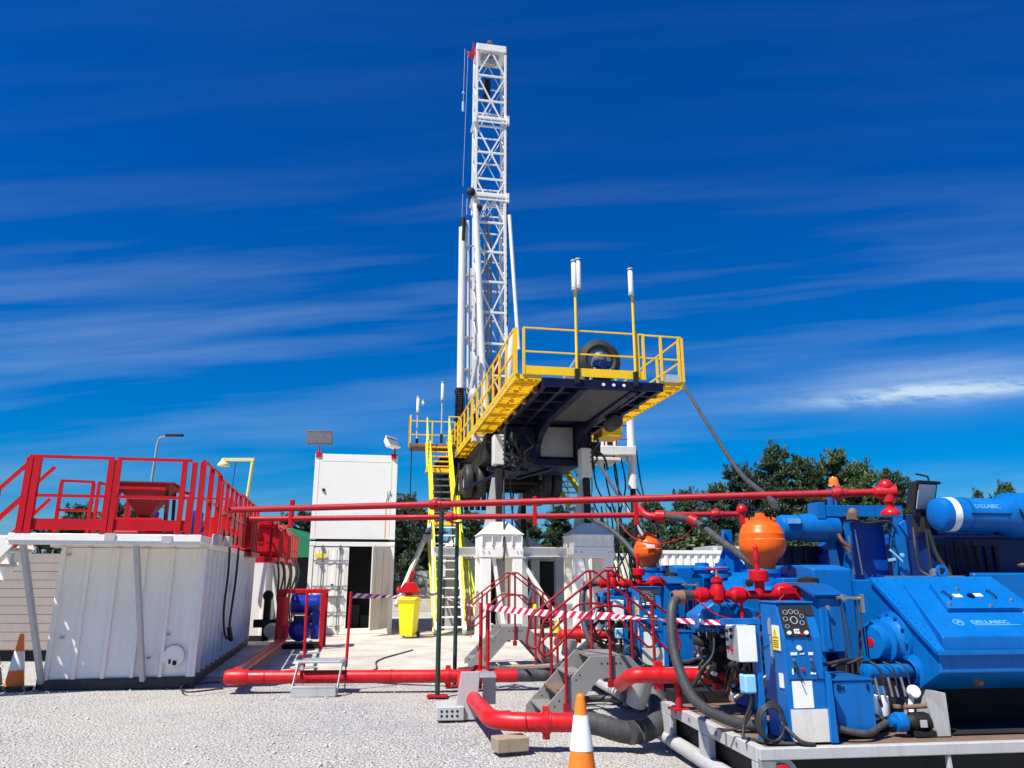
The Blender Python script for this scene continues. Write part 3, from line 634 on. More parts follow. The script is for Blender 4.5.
# bracket step by the bend: perforated foot and two upright plates
t = empty('pipe_step', 'grey bent steel step with punched holes at the corner of the red pipe', 'step', (-.60, 9.55, 0), 6)
m = MB(); m.box(-.30,-.30,0,.02,.15,.15); m.build('foot_box', M['greylight'], t, .01)
m = MB()
for i in range(4):
    for j in range(2): m.lathe((-.24+i*.06,-.301,.05+j*.05),(0,-1,0),[(.001,.002),(.015,.002),(.015,0)],8)
m.build('hole', M['void'], t)
m = MB(); m.prism([(-.10,.0),(.16,.0),(.20,.52),(-.02,.52)],(0,-.25,0),(1,0,0),(0,0,1),(0,.02,0)); m.build('side_plate', M['greylight'], t, .004)
m = MB(); m.prism([(.26,.10),(.42,.10),(.42,.45),(.26,.50)],(0,.15,0),(1,0,0),(0,0,1),(0,.02,0)); m.box(.10,-.2,.44,.40,.3,.46); m.build('side_plate', M['galv'], t, .004)
# ------------------------------------------------------------------ crossover stairs with looped handrails
def crossover(label, loc, rz, group, sc=1.0, mstr='stairgrey'):
    t = empty('crossover_stair', label, 'stair', loc, rz, group)
    W = .80; L = .66; PL = .38; Hh = .72
    for yy, nm in ((0, 'near'), (W, 'far')):
        m = MB()
        m.prism([(-L-PL/2,.0),(-L-PL/2+.27,.0),(-PL/2+.06,Hh-.24),(PL/2-.06,Hh-.24),(L+PL/2-.27,0),(L+PL/2,0),(L+PL/2,.10),(PL/2+.04,Hh),(-PL/2-.04,Hh),(-L-PL/2,.10)], (0,yy-.01,0),(1,0,0),(0,0,1),(0,.02,0))
        m.build('stringer', M[mstr], t, .003)
        q = MB()
        for cx in (-.1,-.03,.07,.12): q.cyl((cx,yy-.012,Hh-.08),(cx,yy+.012,Hh-.08),.012,8)
        for k in (-1, 1): 
            for s_ in (.25,.32,.62,.7): q.cyl((k*(PL/2+L*s_),yy-.012,Hh*(1-s_)-.02),(k*(PL/2+L*s_),yy+.012,Hh*(1-s_)-.02),.010,8)
        q.build('bolt', M['dark'], t)
    m = MB(); m.box(-PL/2,.012,Hh-.04,PL/2,W-.012,Hh-.005); m.build('platform', M[mstr], t)
    for k in (-1, 1):
        for i in range(3):
            f = (i+1)/4; m = MB(); cx = k*(PL/2+L*f); z = Hh*(1-f)-.02; m.box(cx-.11,.012,z-.02,cx+.11,W-.012,z); m.build('tread', M['rusty' if i == 1 else mstr], t)
    for yy in (-.035, W+.035):
        m = MB(); HR = .95
        for k in (-1, 1):
            top = [(0,yy,Hh+HR),(k*.06,yy,Hh+HR),(k*(PL/2+L*.72),yy,Hh*.28+HR*.93),(k*(PL/2+L*.78),yy,Hh*.05+HR*.72),(k*(PL/2+L*.62),yy,Hh*.38+HR*.18),(k*.10,yy,Hh+HR*.55),(0,yy,Hh+HR*.55)]
            top = [(0,yy,Hh+HR),(k*.05,yy,Hh+HR),(k*.78,yy,1.12),(k*.84,yy,.78),(k*.74,yy,.72),(k*.16,yy,Hh+HR*.58),(0,yy,Hh+HR*.58)]
            m.tube(fillet(top,.10,4), .0145, 8)
        hr = m.build('handrail', M['railred'], t)
        for (px_, z0, z1) in ((0,Hh-.3,Hh+HR),(-.52,.18,1.3),(.52,.18,1.3)):
            q = MB(); q.tube([(px_,yy,z0),(px_,yy,z1)],.019,8); q.box(px_-.035,yy-.03,z0-.03,px_+.035,yy+.03,z0+.05); q.build('post', M['railred'], hr)
    return t
X1 = crossover('red railed crossover stair over the pipes beside the blue pump skid, nearest one', (1.12, 9.05, 0), 8, 'crossover stairs with looped red handrails')
X2 = copy_tree(X1); X2.location = (0.05, 14.3, 0); X2['label'] = 'red railed crossover stair standing on the concrete before the white rig legs'
for o in X2.children_recursive:
    if o.name.startswith('stringer') or o.name.startswith('tread'): pass
# ------------------------------------------------------------------ tape, posts
def tape(name, label, a, b, w=.075, sag=.03, twist=0, n=40, pitch=.19):
    a = V(a); b = V(b); L = (b-a).length; n = int(L/(pitch/2)); vs = []; d = (b-a).normalized(); m = MB()
    for i in range(n+1):
        t = i/n; p = a+(b-a)*t; p.z -= sag*4*t*(1-t); ph = twist*t*math.pi; up = V((0, math.sin(ph), math.cos(ph)))
        vs.append((p+up*w/2, p-up*w/2 + d*(.0)))
    sk = pitch*.62
    for i in range(n):
        A, B = vs[i]; C_, D = vs[i+1]; m.m = i % 2
        m.add([A+d*sk/2, B-d*sk/2, D-d*sk/2, C_+d*sk/2], [(0,1,2,3)])
    o = m.build(name, [M['paper'], paint('tape_red', (.62,.01,.07), .4, .05)], fixn=False); tag(o, label, 'barrier tape'); return o
tape('barrier_tape', 'red and white barrier tape stretched before the crossover stairs to the pump', (-.41, 11.62, 1.16), (1.12, 8.75, 1.17), .085, .02)
tape('barrier_tape', 'twisted red and white tape running on along the blue pump consoles', (1.12, 8.75, 1.17), (1.93, 6.0, 1.25), .05, .01, 1.6)
tape('barrier_tape', 'red and white tape hanging before the open container', (-2.42, 11.9, 1.32), (-1.32, 14.0, 1.30), .07, .03, .8)
tape('barrier_tape', 'thin twisted tape end from the green post to the red post', (-1.32, 14.0, 1.30), (-.45, 11.65, 1.17), .03, .05, 4)
m = MB()
for i, (x, y) in enumerate(((-.47,11.75),(-.36,11.5))):
    m = MB(); m.tube([(x,y,0),(x+(.01 if i else -.0),y,1.22)],.028,10); o = m.build('barrier_post', M['pipered']); tag(o, ('left' if i == 0 else 'right')+' post of the pair of short red posts where the thick tape starts', 'post', 'short red barrier posts')
# ------------------------------------------------------------------ overhead red lines on green posts
OP = empty('overhead_pipe', 'upper red high-pressure pipe crossing the yard at head height to the blue engine', 'pipe', (0,0,0))
a = V((-4.37,11.66,2.6)); b = V((4.45,9.16,2.6))
m = MB(); m.tube([a,b],.047,14); m.build('pipe', M['redworn'], OP)
dd = (b-a).normalized()
def hammer(parent, c, d, r, nm='hammer_union'):
    m = MB(); c = V(c); m.lathe(c-V(d)*.09, d, [(r,0),(r*1.5,.01),(r*1.7,.05),(r*1.7,.11),(r*1.25,.13),(r*1.2,.18),(r,.19)],12)
    u = V((0,0,1)); 
    for k in range(3):
        an = k*2.094+.5; rr = V((0,math.sin(an),math.cos(an))); m.bar(c+rr*r*1.5, c+rr*r*2.3, .03,.05,up=d)
    return m.build(nm, M['redworn'], parent)
for f in (.372, .955): hammer(OP, a+(b-a)*f, dd, .047)
m = MB(); m.lathe(b-dd*.03, dd, [(.047,0),(.075,.03),(.085,.14),(.08,.26),(.001,.27)],14); m.ball(b+dd*.12+V((0,0,.07)), .085, 12, 8); m.lathe(b+dd*.14, (0,0,-1), [(.08,-.02),(.075,.12),(.05,.14),(.05,.19),(.10,.23),(.11,.25),(.11,.28),(.001,.28)],16); m.build('elbow', M['pipered'], OP)
OP2 = empty('overhead_pipe', 'lower red high-pressure pipe running behind the upper one, ending at the orange dampener', 'pipe', (0,0,0))
a2 = V((-4.22,12.17,2.5)); b2 = V((3.40,11.2,2.5))
m = MB(); m.tube([a2,b2],.042,14); m.build('pipe', M['redworn'], OP2); d2 = (b2-a2).normalized()
for f in (.43, .955): hammer(OP2, a2+(b2-a2)*f, d2, .042)
m = MB(); m.ball(b2+V((.02,0,.06)), .085, 12, 8); m.tube([b2,b2+V((.05,0,-.2))],.05,10); m.build('end_valve', M['pipered'], OP2)
for f in (.09,.60,.80):
    c = a2+(b2-a2)*f
    m = MB(); m.box(c.x-.03,c.y-.05,c.z-.14,c.x+.03,c.y+.05,c.z+.30); m.build('clamp_plate', M['red'], OP2, .006)
# hoses leaving the lower pipe
HOSEA = [(2.15,10.75,2.44),(2.45,10.2,2.33),(2.62,9.6,2.05),(2.76,9.0,1.80),(2.83,8.3,1.60),(2.80,7.6,1.48)]
HB = [(1.38,13.4,2.62),(1.42,13.5,2.60),(1.76,13.0,2.33),(2.08,12.5,1.88),(2.35,12.1,1.42)]
m = MB(); m.tube(spline(HB), .045, 10); tag(m.build('pressure_hose', M['hose']), 'thick black hose sloping down behind the small orange dampener', 'hose')
m = MB(); m.tube(fillet([(1.86,10.95,2.57),(1.92,10.8,2.44),(2.3,10.7,2.42)],.1),.045,10); m.lathe((2.05,10.76,2.44),(.35,-.1,-.02),[(.045,0),(.08,.0),(.08,.12),(.05,.12)],12)
o = m.build('branch_pipe', M['pipered']); tag(o, 'short red elbow branching off the overhead pipes above the small orange dampener', 'pipe')
m = MB(); m.tube(spline(HOSEA), .045, 12)
tag(m.build('pressure_hose', M['hose']), 'thick black hose sloping from the overhead pipes down behind the large orange dampener', 'hose')
m = MB(); c = V(HOSEA[1]); m.lathe(c,(.55,-.5,-.35),[(.05,-.07),(.075,-.06),(.075,.06),(.05,.07)],12); tag(m.build('hose_clamp', M['redworn']), 'worn red safety clamp on the sloping black hose', 'clamp')
m = MB(); m.tube(spline([(1.55,11.2,2.42),(1.75,11.0,2.15),(2.05,10.8,2.05),(2.35,10.5,2.12),(2.45,10.2,2.26)]), .009, 5); tag(m.build('whip_check_cable', M['redworn']), 'thin drooping red safety cable hanging under the overhead pipe', 'cable')
for (x, y, z, lab, r) in ((-1.03,11.02,2.52,'nearest dark green post carrying the upper overhead pipe',.035),(-.87,12.05,2.42,'dark green post carrying the lower overhead pipe, right of the nearest post',.032)):
    t = empty('pipe_support_post', lab, 'post', (x,y,0), 0, 'dark green pipe posts')
    m = MB(); m.tube([(0,0,.02),(0,0,z)], r, 10); m.build('tube', M['green'], t)
    m = MB(); m.box(-.14,-.10,0,.14,.10,.02); m.build('base_plate', M['redworn'], t)
    m = MB(); m.box(-.08,-.02,z,.08,.02,z+.03); m.build('saddle', M['green'], t)
# odds and ends lying about on the pad and gravel
for (pts, r, mt, nm, lab, cat) in (
  ([(-.9,13.4,.04),(-.3,13.7,.04),(.3,13.2,.05),(.9,13.6,.04),(1.6,13.3,.05)], .05, 'hose', 'suction_hose', 'dusty black hose snaking over the pad under the rear crossover stair', 'hose'),
  ([(-2.9,12.6,.03),(-2.4,13.8,.02),(-2.6,15.4,.02),(-2.2,17.5,.02)], .014, 'black', 'ground_cable', 'thin black cable wandering up the concrete towards the bin', 'cable'),
  ([(-4.2,11.6,.02),(-4.6,11.3,.015),(-4.9,11.9,.02),(-4.5,12.3,.02)], .012, 'black', 'ground_cable', 'thin black cable curling by the left bend of the long red pipe', 'cable'),
  ([(.5,9.9,.03),(1.1,10.5,.03),(1.7,10.2,.04),(2.2,10.6,.05)], .045, 'hose', 'suction_hose', 'black hose lying in the shade behind the nearest crossover stair', 'hose')):
    m = MB(); m.tube(spline([V(p)+V((0,0,r*.5)) for p in pts]), r, 8); tag(m.build(nm, M[mt]), lab, cat)
for (x, y, rz, L, mt, lab) in ((.1,14.0,22,1.5,'wood','rusty brown plank lying askew beside the rear crossover stair'),(.55,12.9,-12,1.0,'rusty','short rusty plate lying behind the long red pipe'),(-3.9,12.9,4,.9,'wood','timber baulk under the base of the red caged pump line')):
    m = MB(); m.box(-L/2,-.09,0,L/2,.09,.06); o = m.build('timber_plank', M[mt], None, .005, (x,y,.02), rz); tag(o, lab, 'plank')
for (x, y, z, lab) in ((.42,14.1,.95,'taller yellow marker post standing behind the crossover rails'),(.75,13.0,.7,'shorter yellow marker post standing near the grey hose end')):
    t = empty('marker_post', lab, 'marker post', (x,y,0)); m = MB(); m.cyl((0,0,0),(0,0,z),.022,8); m.build('post', M['redworn'], t); m = MB(); m.lathe((0,0,z),(0,0,1),[(.001,0),(.05,0),(.055,.05),(.03,.16),(.001,.17)],10); m.build('cap', M['lemon'], t)
# ------------------------------------------------------------------ cones
def cone(label, loc, rz, h=.75, group='orange and white traffic cones', band=(.24,.50)):
    t = empty('traffic_cone', label, 'traffic cone', loc, rz, group)
    m = MB(); m.prism([(-.19,-.12),(-.12,-.19),(.12,-.19),(.19,-.12),(.19,.12),(.12,.19),(-.12,.19),(-.19,.12)], (0,0,0),(1,0,0),(0,1,0),(0,0,.035)); m.build('base', M['black'], t, .006)
    def R_(z): return .132-(z/h)*.108
    m = MB(); m.lathe((0,0,.035),(0,0,1),[(.155,0),(R_(.02),.02),(R_(h-.06),h-.06),(R_(h-.05)-.004,h-.045),(.015,h-.035),(.014,h-.05)],28); m.build('cone_body', M['coneor'], t)
    m = MB(); m.lathe((0,0,.035),(0,0,1),[(R_(band[0])+.001,band[0]),(R_(band[0])+.004,band[0]+.004),(R_(band[1])+.004,band[1]-.004),(R_(band[1])+.001,band[1])],28); m.build('reflective_sleeve', M['sleeve'], t)
    return t
cone('upright traffic cone on the gravel before the red pipe bend, nearest the camera', (.52, 6.08, -.02), 20, .76, band=(.33,.575))
cone('traffic cone in the barred shade at the left foot of the mud tank', (-7.28, 11.65, 0), 5, .78)
t = empty('barrier_board', 'brown striped timber board leaning by the shaded cone at the far left', 'barrier board', (-7.52, 11.6, 0), 0)
m = MB(); m.bar((.02,0,.05),(-.34,.15,.98),.03,.16,up=(1,0,.3)); m.build('board', M['wood'], t)
m = MB()
for f in (.3,.68): c = V((.02,0,.05)).lerp(V((-.34,.15,.98)), f); m.box(c.x-.13,c.y-.03,c.z-.012,c.x+.13,c.y-.01,c.z+.012)
m.build('stripe', M['paper'], t)
m = MB(); m.box(-.25,-.15,0,.55,.0,.06); m.build('foot', M['black'], t)
# ------------------------------------------------------------------ drilling rig (local frame: x right, y away along the trailer)
RG = empty('drilling_rig', 'tall white lattice mast rig with navy trailer raised on white legs', 'drilling rig', (.07, 16.48, 0), 10.8)
DZ = 6.1
# substructure: two pedestals in front, two behind
def pedestal(px_, py_, mt, hz=2.1, wid=1.12):
    m = MB(); x0 = px_-wid/2; x1 = px_+wid/2; y0 = py_; y1 = py_+1.15; w = .27
    for x in (x0+w/2, x1-w/2):
        for y in (y0+w/2, y1-w/2): m.box(x-w/2, y-w/2, .06, x+w/2, y+w/2, hz)
    m.box(x0-.06,y0-.04,0,x1+.06,y1+.04,.058)
    pd = m.build('pedestal', mt, RG, .01)
    q = MB(); q.box(x0-.02,y0-.02,hz+.002,x1+.02,y1+.02,hz+.29); q.build('cross_head', mt, pd, .01)
    q = MB(); z = hz+.292; q.box(x0,y0,z,x1,y1,z+.30)
    for i in range(5): xx = x0+.02+(wid-.04)*i/4; q.box(xx-.012,y0-.07,z+.01,xx+.012,y0-.001,z+.27)
    q.box(x0-.03,y0-.08,z+.302,x1+.03,y1+.03,z+.33)
    zz = z+.332; cx = px_; cy = (y0+y1)/2
    q.add([(x0,y0-.05,zz),(x1,y0-.05,zz),(x1,y1,zz),(x0,y1,zz),(cx-.2,cy-.22,zz+.33),(cx+.2,cy-.22,zz+.33),(cx+.2,cy+.22,zz+.33),(cx-.2,cy+.22,zz+.33)],[(0,1,5,4),(1,2,6,5),(2,3,7,6),(3,0,4,7),(4,5,6,7)])
    q.build('cap', mt, pd, .008)
    q = MB(); q.bar((x0+.35,y0+.12,hz),(x1-.45,y0+.12,.1),.10,.10); q.build('diagonal', mt, pd, .005)
    q = MB()
    for (xx, zb) in ((x0+.05, hz+.15),(x0+.2,hz+.15),(x1-.15,hz+.15),(x1-.05,hz+.15)): q.cyl((xx,y0-.045,zb),(xx,y0-.02,zb),.018,8)
    q.build('bolt', M['grey'], pd)
    return zz+.33
PEDS = [(.40,3.9),(2.95,3.9),(.33,12.2),(2.82,12.2)]
for (x, y) in PEDS:
    zt = pedestal(x, y, M['white'])
    m = MB(); m.box(x-.085,y+.45,zt-.02,x+.085,y+.67,4.62 if x < 1 else 4.34); m.build('jack_leg', M['dark'], RG, .01)
    m = MB(); m.prism([(-.42,zt-.35),(-.02,zt-.35),(-.09,4.3),(-.17,4.3)],(x-.02,y+.56,0),(1,0,0),(0,0,1),(0,.05,0)); m.build('leg_fin', M['greylight'], RG)
    m = MB(); hz_ = 0 if x < 1 else -.3; m.box(x-.17,y+.40,4.652+hz_,x+.13,y+.80,5.5+hz_); q_ = m.build('jack_head', M['whitedirty'], RG, .02)
    m = MB()
    for i in range(5): m.cyl((x+.10,y+.385,4.8+i*.13),(x+.10,y+.398,4.8+i*.13),.022,8)
    m.build('bolt', M['dark'], q_)
# beams tying the pedestals together
for (p, q, w, h, mt) in (((.9,4.1,2.25),(2.24,4.1,2.25),.2,.26,'whitedirty'),((-1.4,4.25,2.25),(-.26,4.25,2.25),.18,.24,'whitedirty'),((.33,5.1,2.25),(.33,12.2,2.25),.2,.24,'whitedirty'),((2.82,5.1,2.25),(2.82,12.2,2.25),.2,.24,'whitedirty'),((.33,5.1,.15),(.33,12.2,.15),.3,.3,'whitedirty'),((2.82,5.1,.15),(2.82,12.2,.15),.3,.3,'whitedirty'),((.9,12.6,2.25),(2.24,12.6,2.25),.2,.26,'whitedirty')):
    m = MB(); m.ibeam(p, q, w, h, .025); m.build('tie_beam', M[mt], RG)
m = MB(); m.bar((.93,4.05,2.05),(2.15,4.05,.2),.11,.11); m.build('brace', M['white'], RG, .006)
for i, x in enumerate((-.55,-.9,.05,1.1,1.75,2.2,2.95)):
    m = MB(); m.box(x-.14,7.6+.3*(i % 2),0,x+.14,7.9+.3*(i % 2),2.14); m.build('column', M['greylight'], RG, .008)
m = MB(); m.box(-1.1,7.5,2.145,3.2,8.3,2.35); m.build('tie_beam', M['greylight'], RG, .01)
m = MB()
for i in range(5): m.box(1.0,8.6,.35+i*.3,2.6,8.65,.55+i*.3)
m.build('grille_panel', M['dark'], RG)
m = MB(); m.box(.9,8.7,.1,3.3,8.8,2.1); m.build('rear_panel', M['dark'], RG)
m = MB(); m.box(-1.0,8.9,.1,.1,9.0,1.6); m.build('rear_panel', M['greylight'], RG)
m = MB(); m.ball((1.42,5.0,1.72),.09,10,8); m.tube(spline([(1.42,5,1.65),(1.45,5,1.4),(1.38,5,1.1),(1.35,5.1,.9)]),.03,6); m.build('hanging_gear', M['softblue'], RG)
# trailer: gooseneck and lower chassis
for x in (1.62, 2.86):
    m = MB(); prof = [(0,5.98),(3.4,5.98),(4.3,5.88),(4.9,5.55),(5.1,5.0),(5.1,4.72),(14,4.72),(14,5.05),(5.9,5.05),(5.55,5.75),(4.9,6.06),(0,6.06)]
    top = [(0,6.07),(16,6.07)]
    m.prism([(0,5.78),(3.2,5.74),(4.2,5.6),(4.75,5.35),(4.95,5.15),(4.95,4.95),(14.5,4.95),(14.5,5.28),(5.4,5.28),(5.3,5.5),(5.0,6.0),(0,6.0)], (x-.09,0,0),(0,1,0),(0,0,1),(.18,0,0)); m.build('chassis_beam', M['navy'], RG, .01)
m = MB(); m.box(.62,.05,6.002,3.58,16,6.06); m.build('deck_plate', M['navy'], RG)
for k, xa in enumerate((.70,1.15,3.15,3.5)):
    m = MB(); m.ibeam((xa,.06,5.92),(xa,14,5.92),.1,.16,.015); m.build('deck_joist', M['navy'], RG)
for i in range(15):
    m = MB(); m.box(.66,.5+i*.95,5.84,1.52,.58+i*.95,5.99); m.build('cross_member', M['navy'], RG); m = MB(); m.box(2.96,.5+i*.95,5.84,3.55,.58+i*.95,5.99); m.build('cross_member', M['navy'], RG)
m = MB(); m.box(1.73,.04,5.82,2.75,3.6,5.86); m.build('belly_plate', M['dimgrey'], RG, .01)
m = MB(); m.box(.64,-.03,5.84,3.58,.04,6.05); m.build('nose_beam', M['navy'], RG, .01)
for x in (2.1, 2.35, 2.6): m = MB(); m.lathe((x,-.03,5.94),(0,-1,0),[(.001,.02),(.035,.018),(.04,0)],12); m.build('marker_light', M['tubewhite'], RG)
m = MB(); m.box(1.735,5.02,5.02,2.745,5.9,5.93); m.build('tool_box', M['grey'], RG, .02)
m = MB(); m.box(.62,4.6,4.7,1.50,9.0,5.83); m.box(3.0,5.6,5.0,3.5,7.0,5.83); m.build('side_box', M['navy'], RG, .02)
m = MB(); m.box(1.2,4.9,4.74,2.9,7.0,4.94); m.box(.2,5.2,4.60,1.4,5.4,4.72); m.build('outrigger_beam', M['navy'], RG, .01)
for (a, b) in (((.35,4.6,5.1),(1.0,4.6,4.6)),((1.0,5.0,4.35),(2.2,5.6,4.75)),((-.3,6.5,4.2),(1.4,5.2,4.9))):
    m = MB(); m.tube([a,b],.05,8); m.build('pipe_run', M['greylight'] if a[0] == .35 else M['navy'], RG)
m = MB(); m.lathe((3.30,2.6,5.66),(0,1,0),[(.001,0),(.17,.02),(.2,.08),(.2,.62),(.17,.68),(.001,.7)],20); m.build('air_tank', M['dimgrey'], RG)
rr_ = random.Random(8)
for i in range(12):
    x = rr_.choice((.68,.8,1.0,1.2,3.1,3.3)); z = rr_.uniform(4.8,5.8); m = MB()
    m.tube(spline([(x,4.5,z),(x+rr_.uniform(-.2,.2),4.35,z-.3),(x+rr_.uniform(-.3,.5),4.4,z-.5),(x+rr_.uniform(-.3,.6),4.5,4.6)]), rr_.uniform(.02,.05), 6); m.build('hydraulic_hose', M['black' if i % 3 else 'dimgrey'], RG)
for (x0,z0,x1,z1) in ((.70,5.2,.95,5.6),(1.0,4.85,1.3,5.25),(3.05,5.0,3.4,5.4),(.75,4.72,1.4,4.9)):
    m = MB(); m.box(x0,4.42,z0,x1,4.59,z1); m.build('valve_box', M['dark'], RG, .02)
# trailer wheels hanging under the raised chassis
for ay in (8.2, 9.45, 10.7):
    m = MB(); m.cyl((.3,ay,4.65),(3.0,ay,4.65),.09,10); ax = m.build('axle', M['dark'], RG)
    for x in (-.15, .25, 2.45, 2.8):
        m = MB(); m.lathe((x,ay,4.65),(1,0,0),[(.28,0),(.44,.0),(.53,.05),(.545,.10),(.545,.22),(.53,.27),(.44,.32),(.28,.32)],28); w_ = m.build('tyre', M['black'], ax)
        m = MB(); m.lathe((x,ay,4.65),(1,0,0),[(.001,.12),(.12,.10),(.2,.12),(.28,.03),(.28,.29),(.2,.2),(.001,.2)],20); m.build('rim', M['grey'], ax)
for i in range(9):
    x = -.55+i*.22; m = MB(); m.box(x,11.6,4.0,x+.16,11.7,5.6); m.build('hanging_flap', M['black'], RG)
m = MB(); m.box(-.6,11.8,5.2,3.2,14.6,5.98); m.box(.3,6.2,5.05,.6,12,5.9); m.build('machinery_housing', M['dark'], RG, .02)
m = MB(); m.box(-.7,12.3,3.9,-.2,12.9,5.9); m.build('machinery_housing', M['dark'], RG, .02)
# walkways either side
def walkway(x0, x1, y0, y1, extra=()):
    m = MB()
    m.box(x0,y0,DZ-.12,x0+.05,y1,DZ+.0); m.box(x1-.05,y0,DZ-.12,x1,y1,DZ)
    n = int((y1-y0)/.26)
    for i in range(n+1): y = y0+(y1-y0-.05)*i/n; m.box(x0+.05,y,DZ-.10,x1-.05,y+.05,DZ-.02)
    w = m.build('walkway', M['yellow'], RG)
    q = MB()
    n = int((y1-y0)/.055)
    for i in range(n): y = y0+(y1-y0)*i/n; q.box(x0+.02,y,DZ-.018,x1-.02,y+.012,DZ+.004)
    q.build('grating', M['yellow'], w)
    q = MB()
    for i in range(int((y1-y0)/1.25)): y = y0+.6+i*1.25; xi = x1 if x0 < 1 else x0; q.box(xi-.06,y,DZ-.26,xi+.06,y+.09,DZ-.12)
    q.build('bracket', M['brass'], w)
walkway(0,.62,.0,7.2); walkway(0,.62,7.3,15.2); walkway(3.60,4.14,.0,5.0); walkway(3.60,4.14,6.0,12)
m = MB(); m.box(-.02,6.9,DZ-.34,.6,7.25,DZ-.13); m.build('step_box', M['whitedirty'], RG, .01)
m = MB(); m.box(3.66,5.05,DZ-.40,4.3,5.95,DZ-.08); m.box(3.7,5.02,DZ-.1,4.25,5.3,DZ+.0); m.build('step_box', M['yellow'], RG, .01)
RK = dict(mat=M['yellow'], postw=.055, railw=.04, round_=False)
guardrail(RG, [(.0,.12,DZ),(.0,7.1,DZ)], 1.15, posts=along((0,.12,DZ),(0,7.1,DZ),8), kick=.10, **RK)
guardrail(RG, [(.0,7.35,DZ),(.0,15.1,DZ)], 1.15, posts=along((0,7.35,DZ),(0,15.1,DZ),9), kick=.10, **RK)
guardrail(RG, [(.20,-.02,DZ),(3.12,-.02,DZ)], 1.15, posts=[(.02,-.02,DZ),(.20,-.02,DZ),(2.98,-.02,DZ),(3.12,-.02,DZ)], kick=.20, kt=.03, **RK)
guardrail(RG, [(3.12,-.02,DZ),(4.08,.0,DZ)], 1.14, posts=[(3.56,-.02,DZ),(4.02,.0,DZ),(4.11,.0,DZ)], kick=.0, **RK)
m = MB(); m.box(3.58,-.03,DZ-.02,4.0,.0,DZ+.17); m.build('toe_board', M['greylight'], RG)
guardrail(RG, [(4.11,.05,DZ),(4.11,5.0,DZ)], 1.12, posts=along((4.11,1.6,DZ),(4.11,5.0,DZ),3), kick=.10, **RK)
# engine cooling unit on the deck nose: ring duct with motor on an A-frame
m = MB(); m.lathe((2.42,1.15,DZ+.80),(0,1,0),[(.33,0),(.40,-.03),(.53,.02),(.57,.10),(.57,.24),(.53,.34),(.33,.36)],36)
for i in range(4): pass
cu = m.build('cooling_ring', M['black'], RG)
m = MB(); m.lathe((2.42,1.2,DZ+.86),(0,1,0),[(.001,-.16),(.08,-.15),(.13,-.08),(.18,.0),(.33,.02),(.33,.1)],24); m.build('hub', M['steel'], cu)
m = MB(); m.box(2.20,.95,DZ+.58,2.64,1.12,DZ+.72); m.lathe((2.42,.92,DZ+.60),(0,1,0),[(.001,0),(.10,.0),(.13,.05),(.13,.2)],16); m.build('motor', M['navyb'], cu)
for k in (-1,1): m = MB(); m.bar((2.42+k*.18,1.0,DZ+.55),(2.42+k*.42,.95,DZ+.02),.05,.05); m.build('a_frame_leg', M['greylight'], cu)
m = MB(); m.prism([(1.35,0),(2.2,0),(2.2,1.35)],(0,1.7,DZ+.01),(1,0,0),(0,0,1),(0,.5,0)); m.build('mesh_guard', M['galv'], RG)
# lamp poles
def lamp_pole(parent_loc, z0, h, lamps, label, ym='yellow'):
    t = empty('lamp_pole', label, 'lamp', parent_loc, 10.8, 'tube lamps on poles round the rig deck')
    m = MB(); m.tube([(0,0,0),(0,0,h)], .032, 10); m.build('pole', M[ym], t)
    m = MB(); m.box(-.05,-.05,-.12,.05,.05,.22); m.build('clamp', M['dark'], t)
    for (dx, hh, l) in lamps:
        m = MB(); m.lathe((dx,-.06,h+hh),(0,0,1),[(.001,0),(.055,.02),(.062,.05),(.062,l-.05),(.05,l-.02),(.001,l)],14); m.build('diffuser', M['tubewhite'], t)
        m = MB(); m.lathe((dx,-.06,h+hh-.05),(0,0,1),[(.001,0),(.07,.0),(.07,.05),(.001,.05)],12); m.lathe((dx,-.06,h+hh+l),(0,0,1),[(.07,0),(.07,.04),(.001,.05)],12); m.box(dx-.03,-.02,h+hh,dx+.03,.02,h+hh+l); m.build('lamp_body', M['greylight'], t)
    return t
cR, sR = math.cos(rad(10.8)), math.sin(rad(10.8))
def rw(x, y, z): return (.07+x*cR-y*sR, 16.48+x*sR+y*cR, z)
lamp_pole(rw(1.45,-.08,DZ-.05), DZ, 2.15, ((-.04,.05,.68),(.07,.10,.68)), 'pole lamp at the middle of the deck front rail')
lamp_pole(rw(2.88,-.08,DZ-.05), DZ, 2.15, ((-.05,.03,.60),), 'pole lamp near the right end of the deck front rail')
lamp_pole((-2.72,28.3,6.7), 0, 1.6, ((0,.0,.65),), 'pole lamp at the head of the yellow stair, right of two', 'greylight')
lamp_pole((-3.65,28.2,6.5), 0, 1.3, ((0,.0,.55),(.2,.3,.1)), 'pole lamp at the head of the yellow stair, left of two', 'greylight')
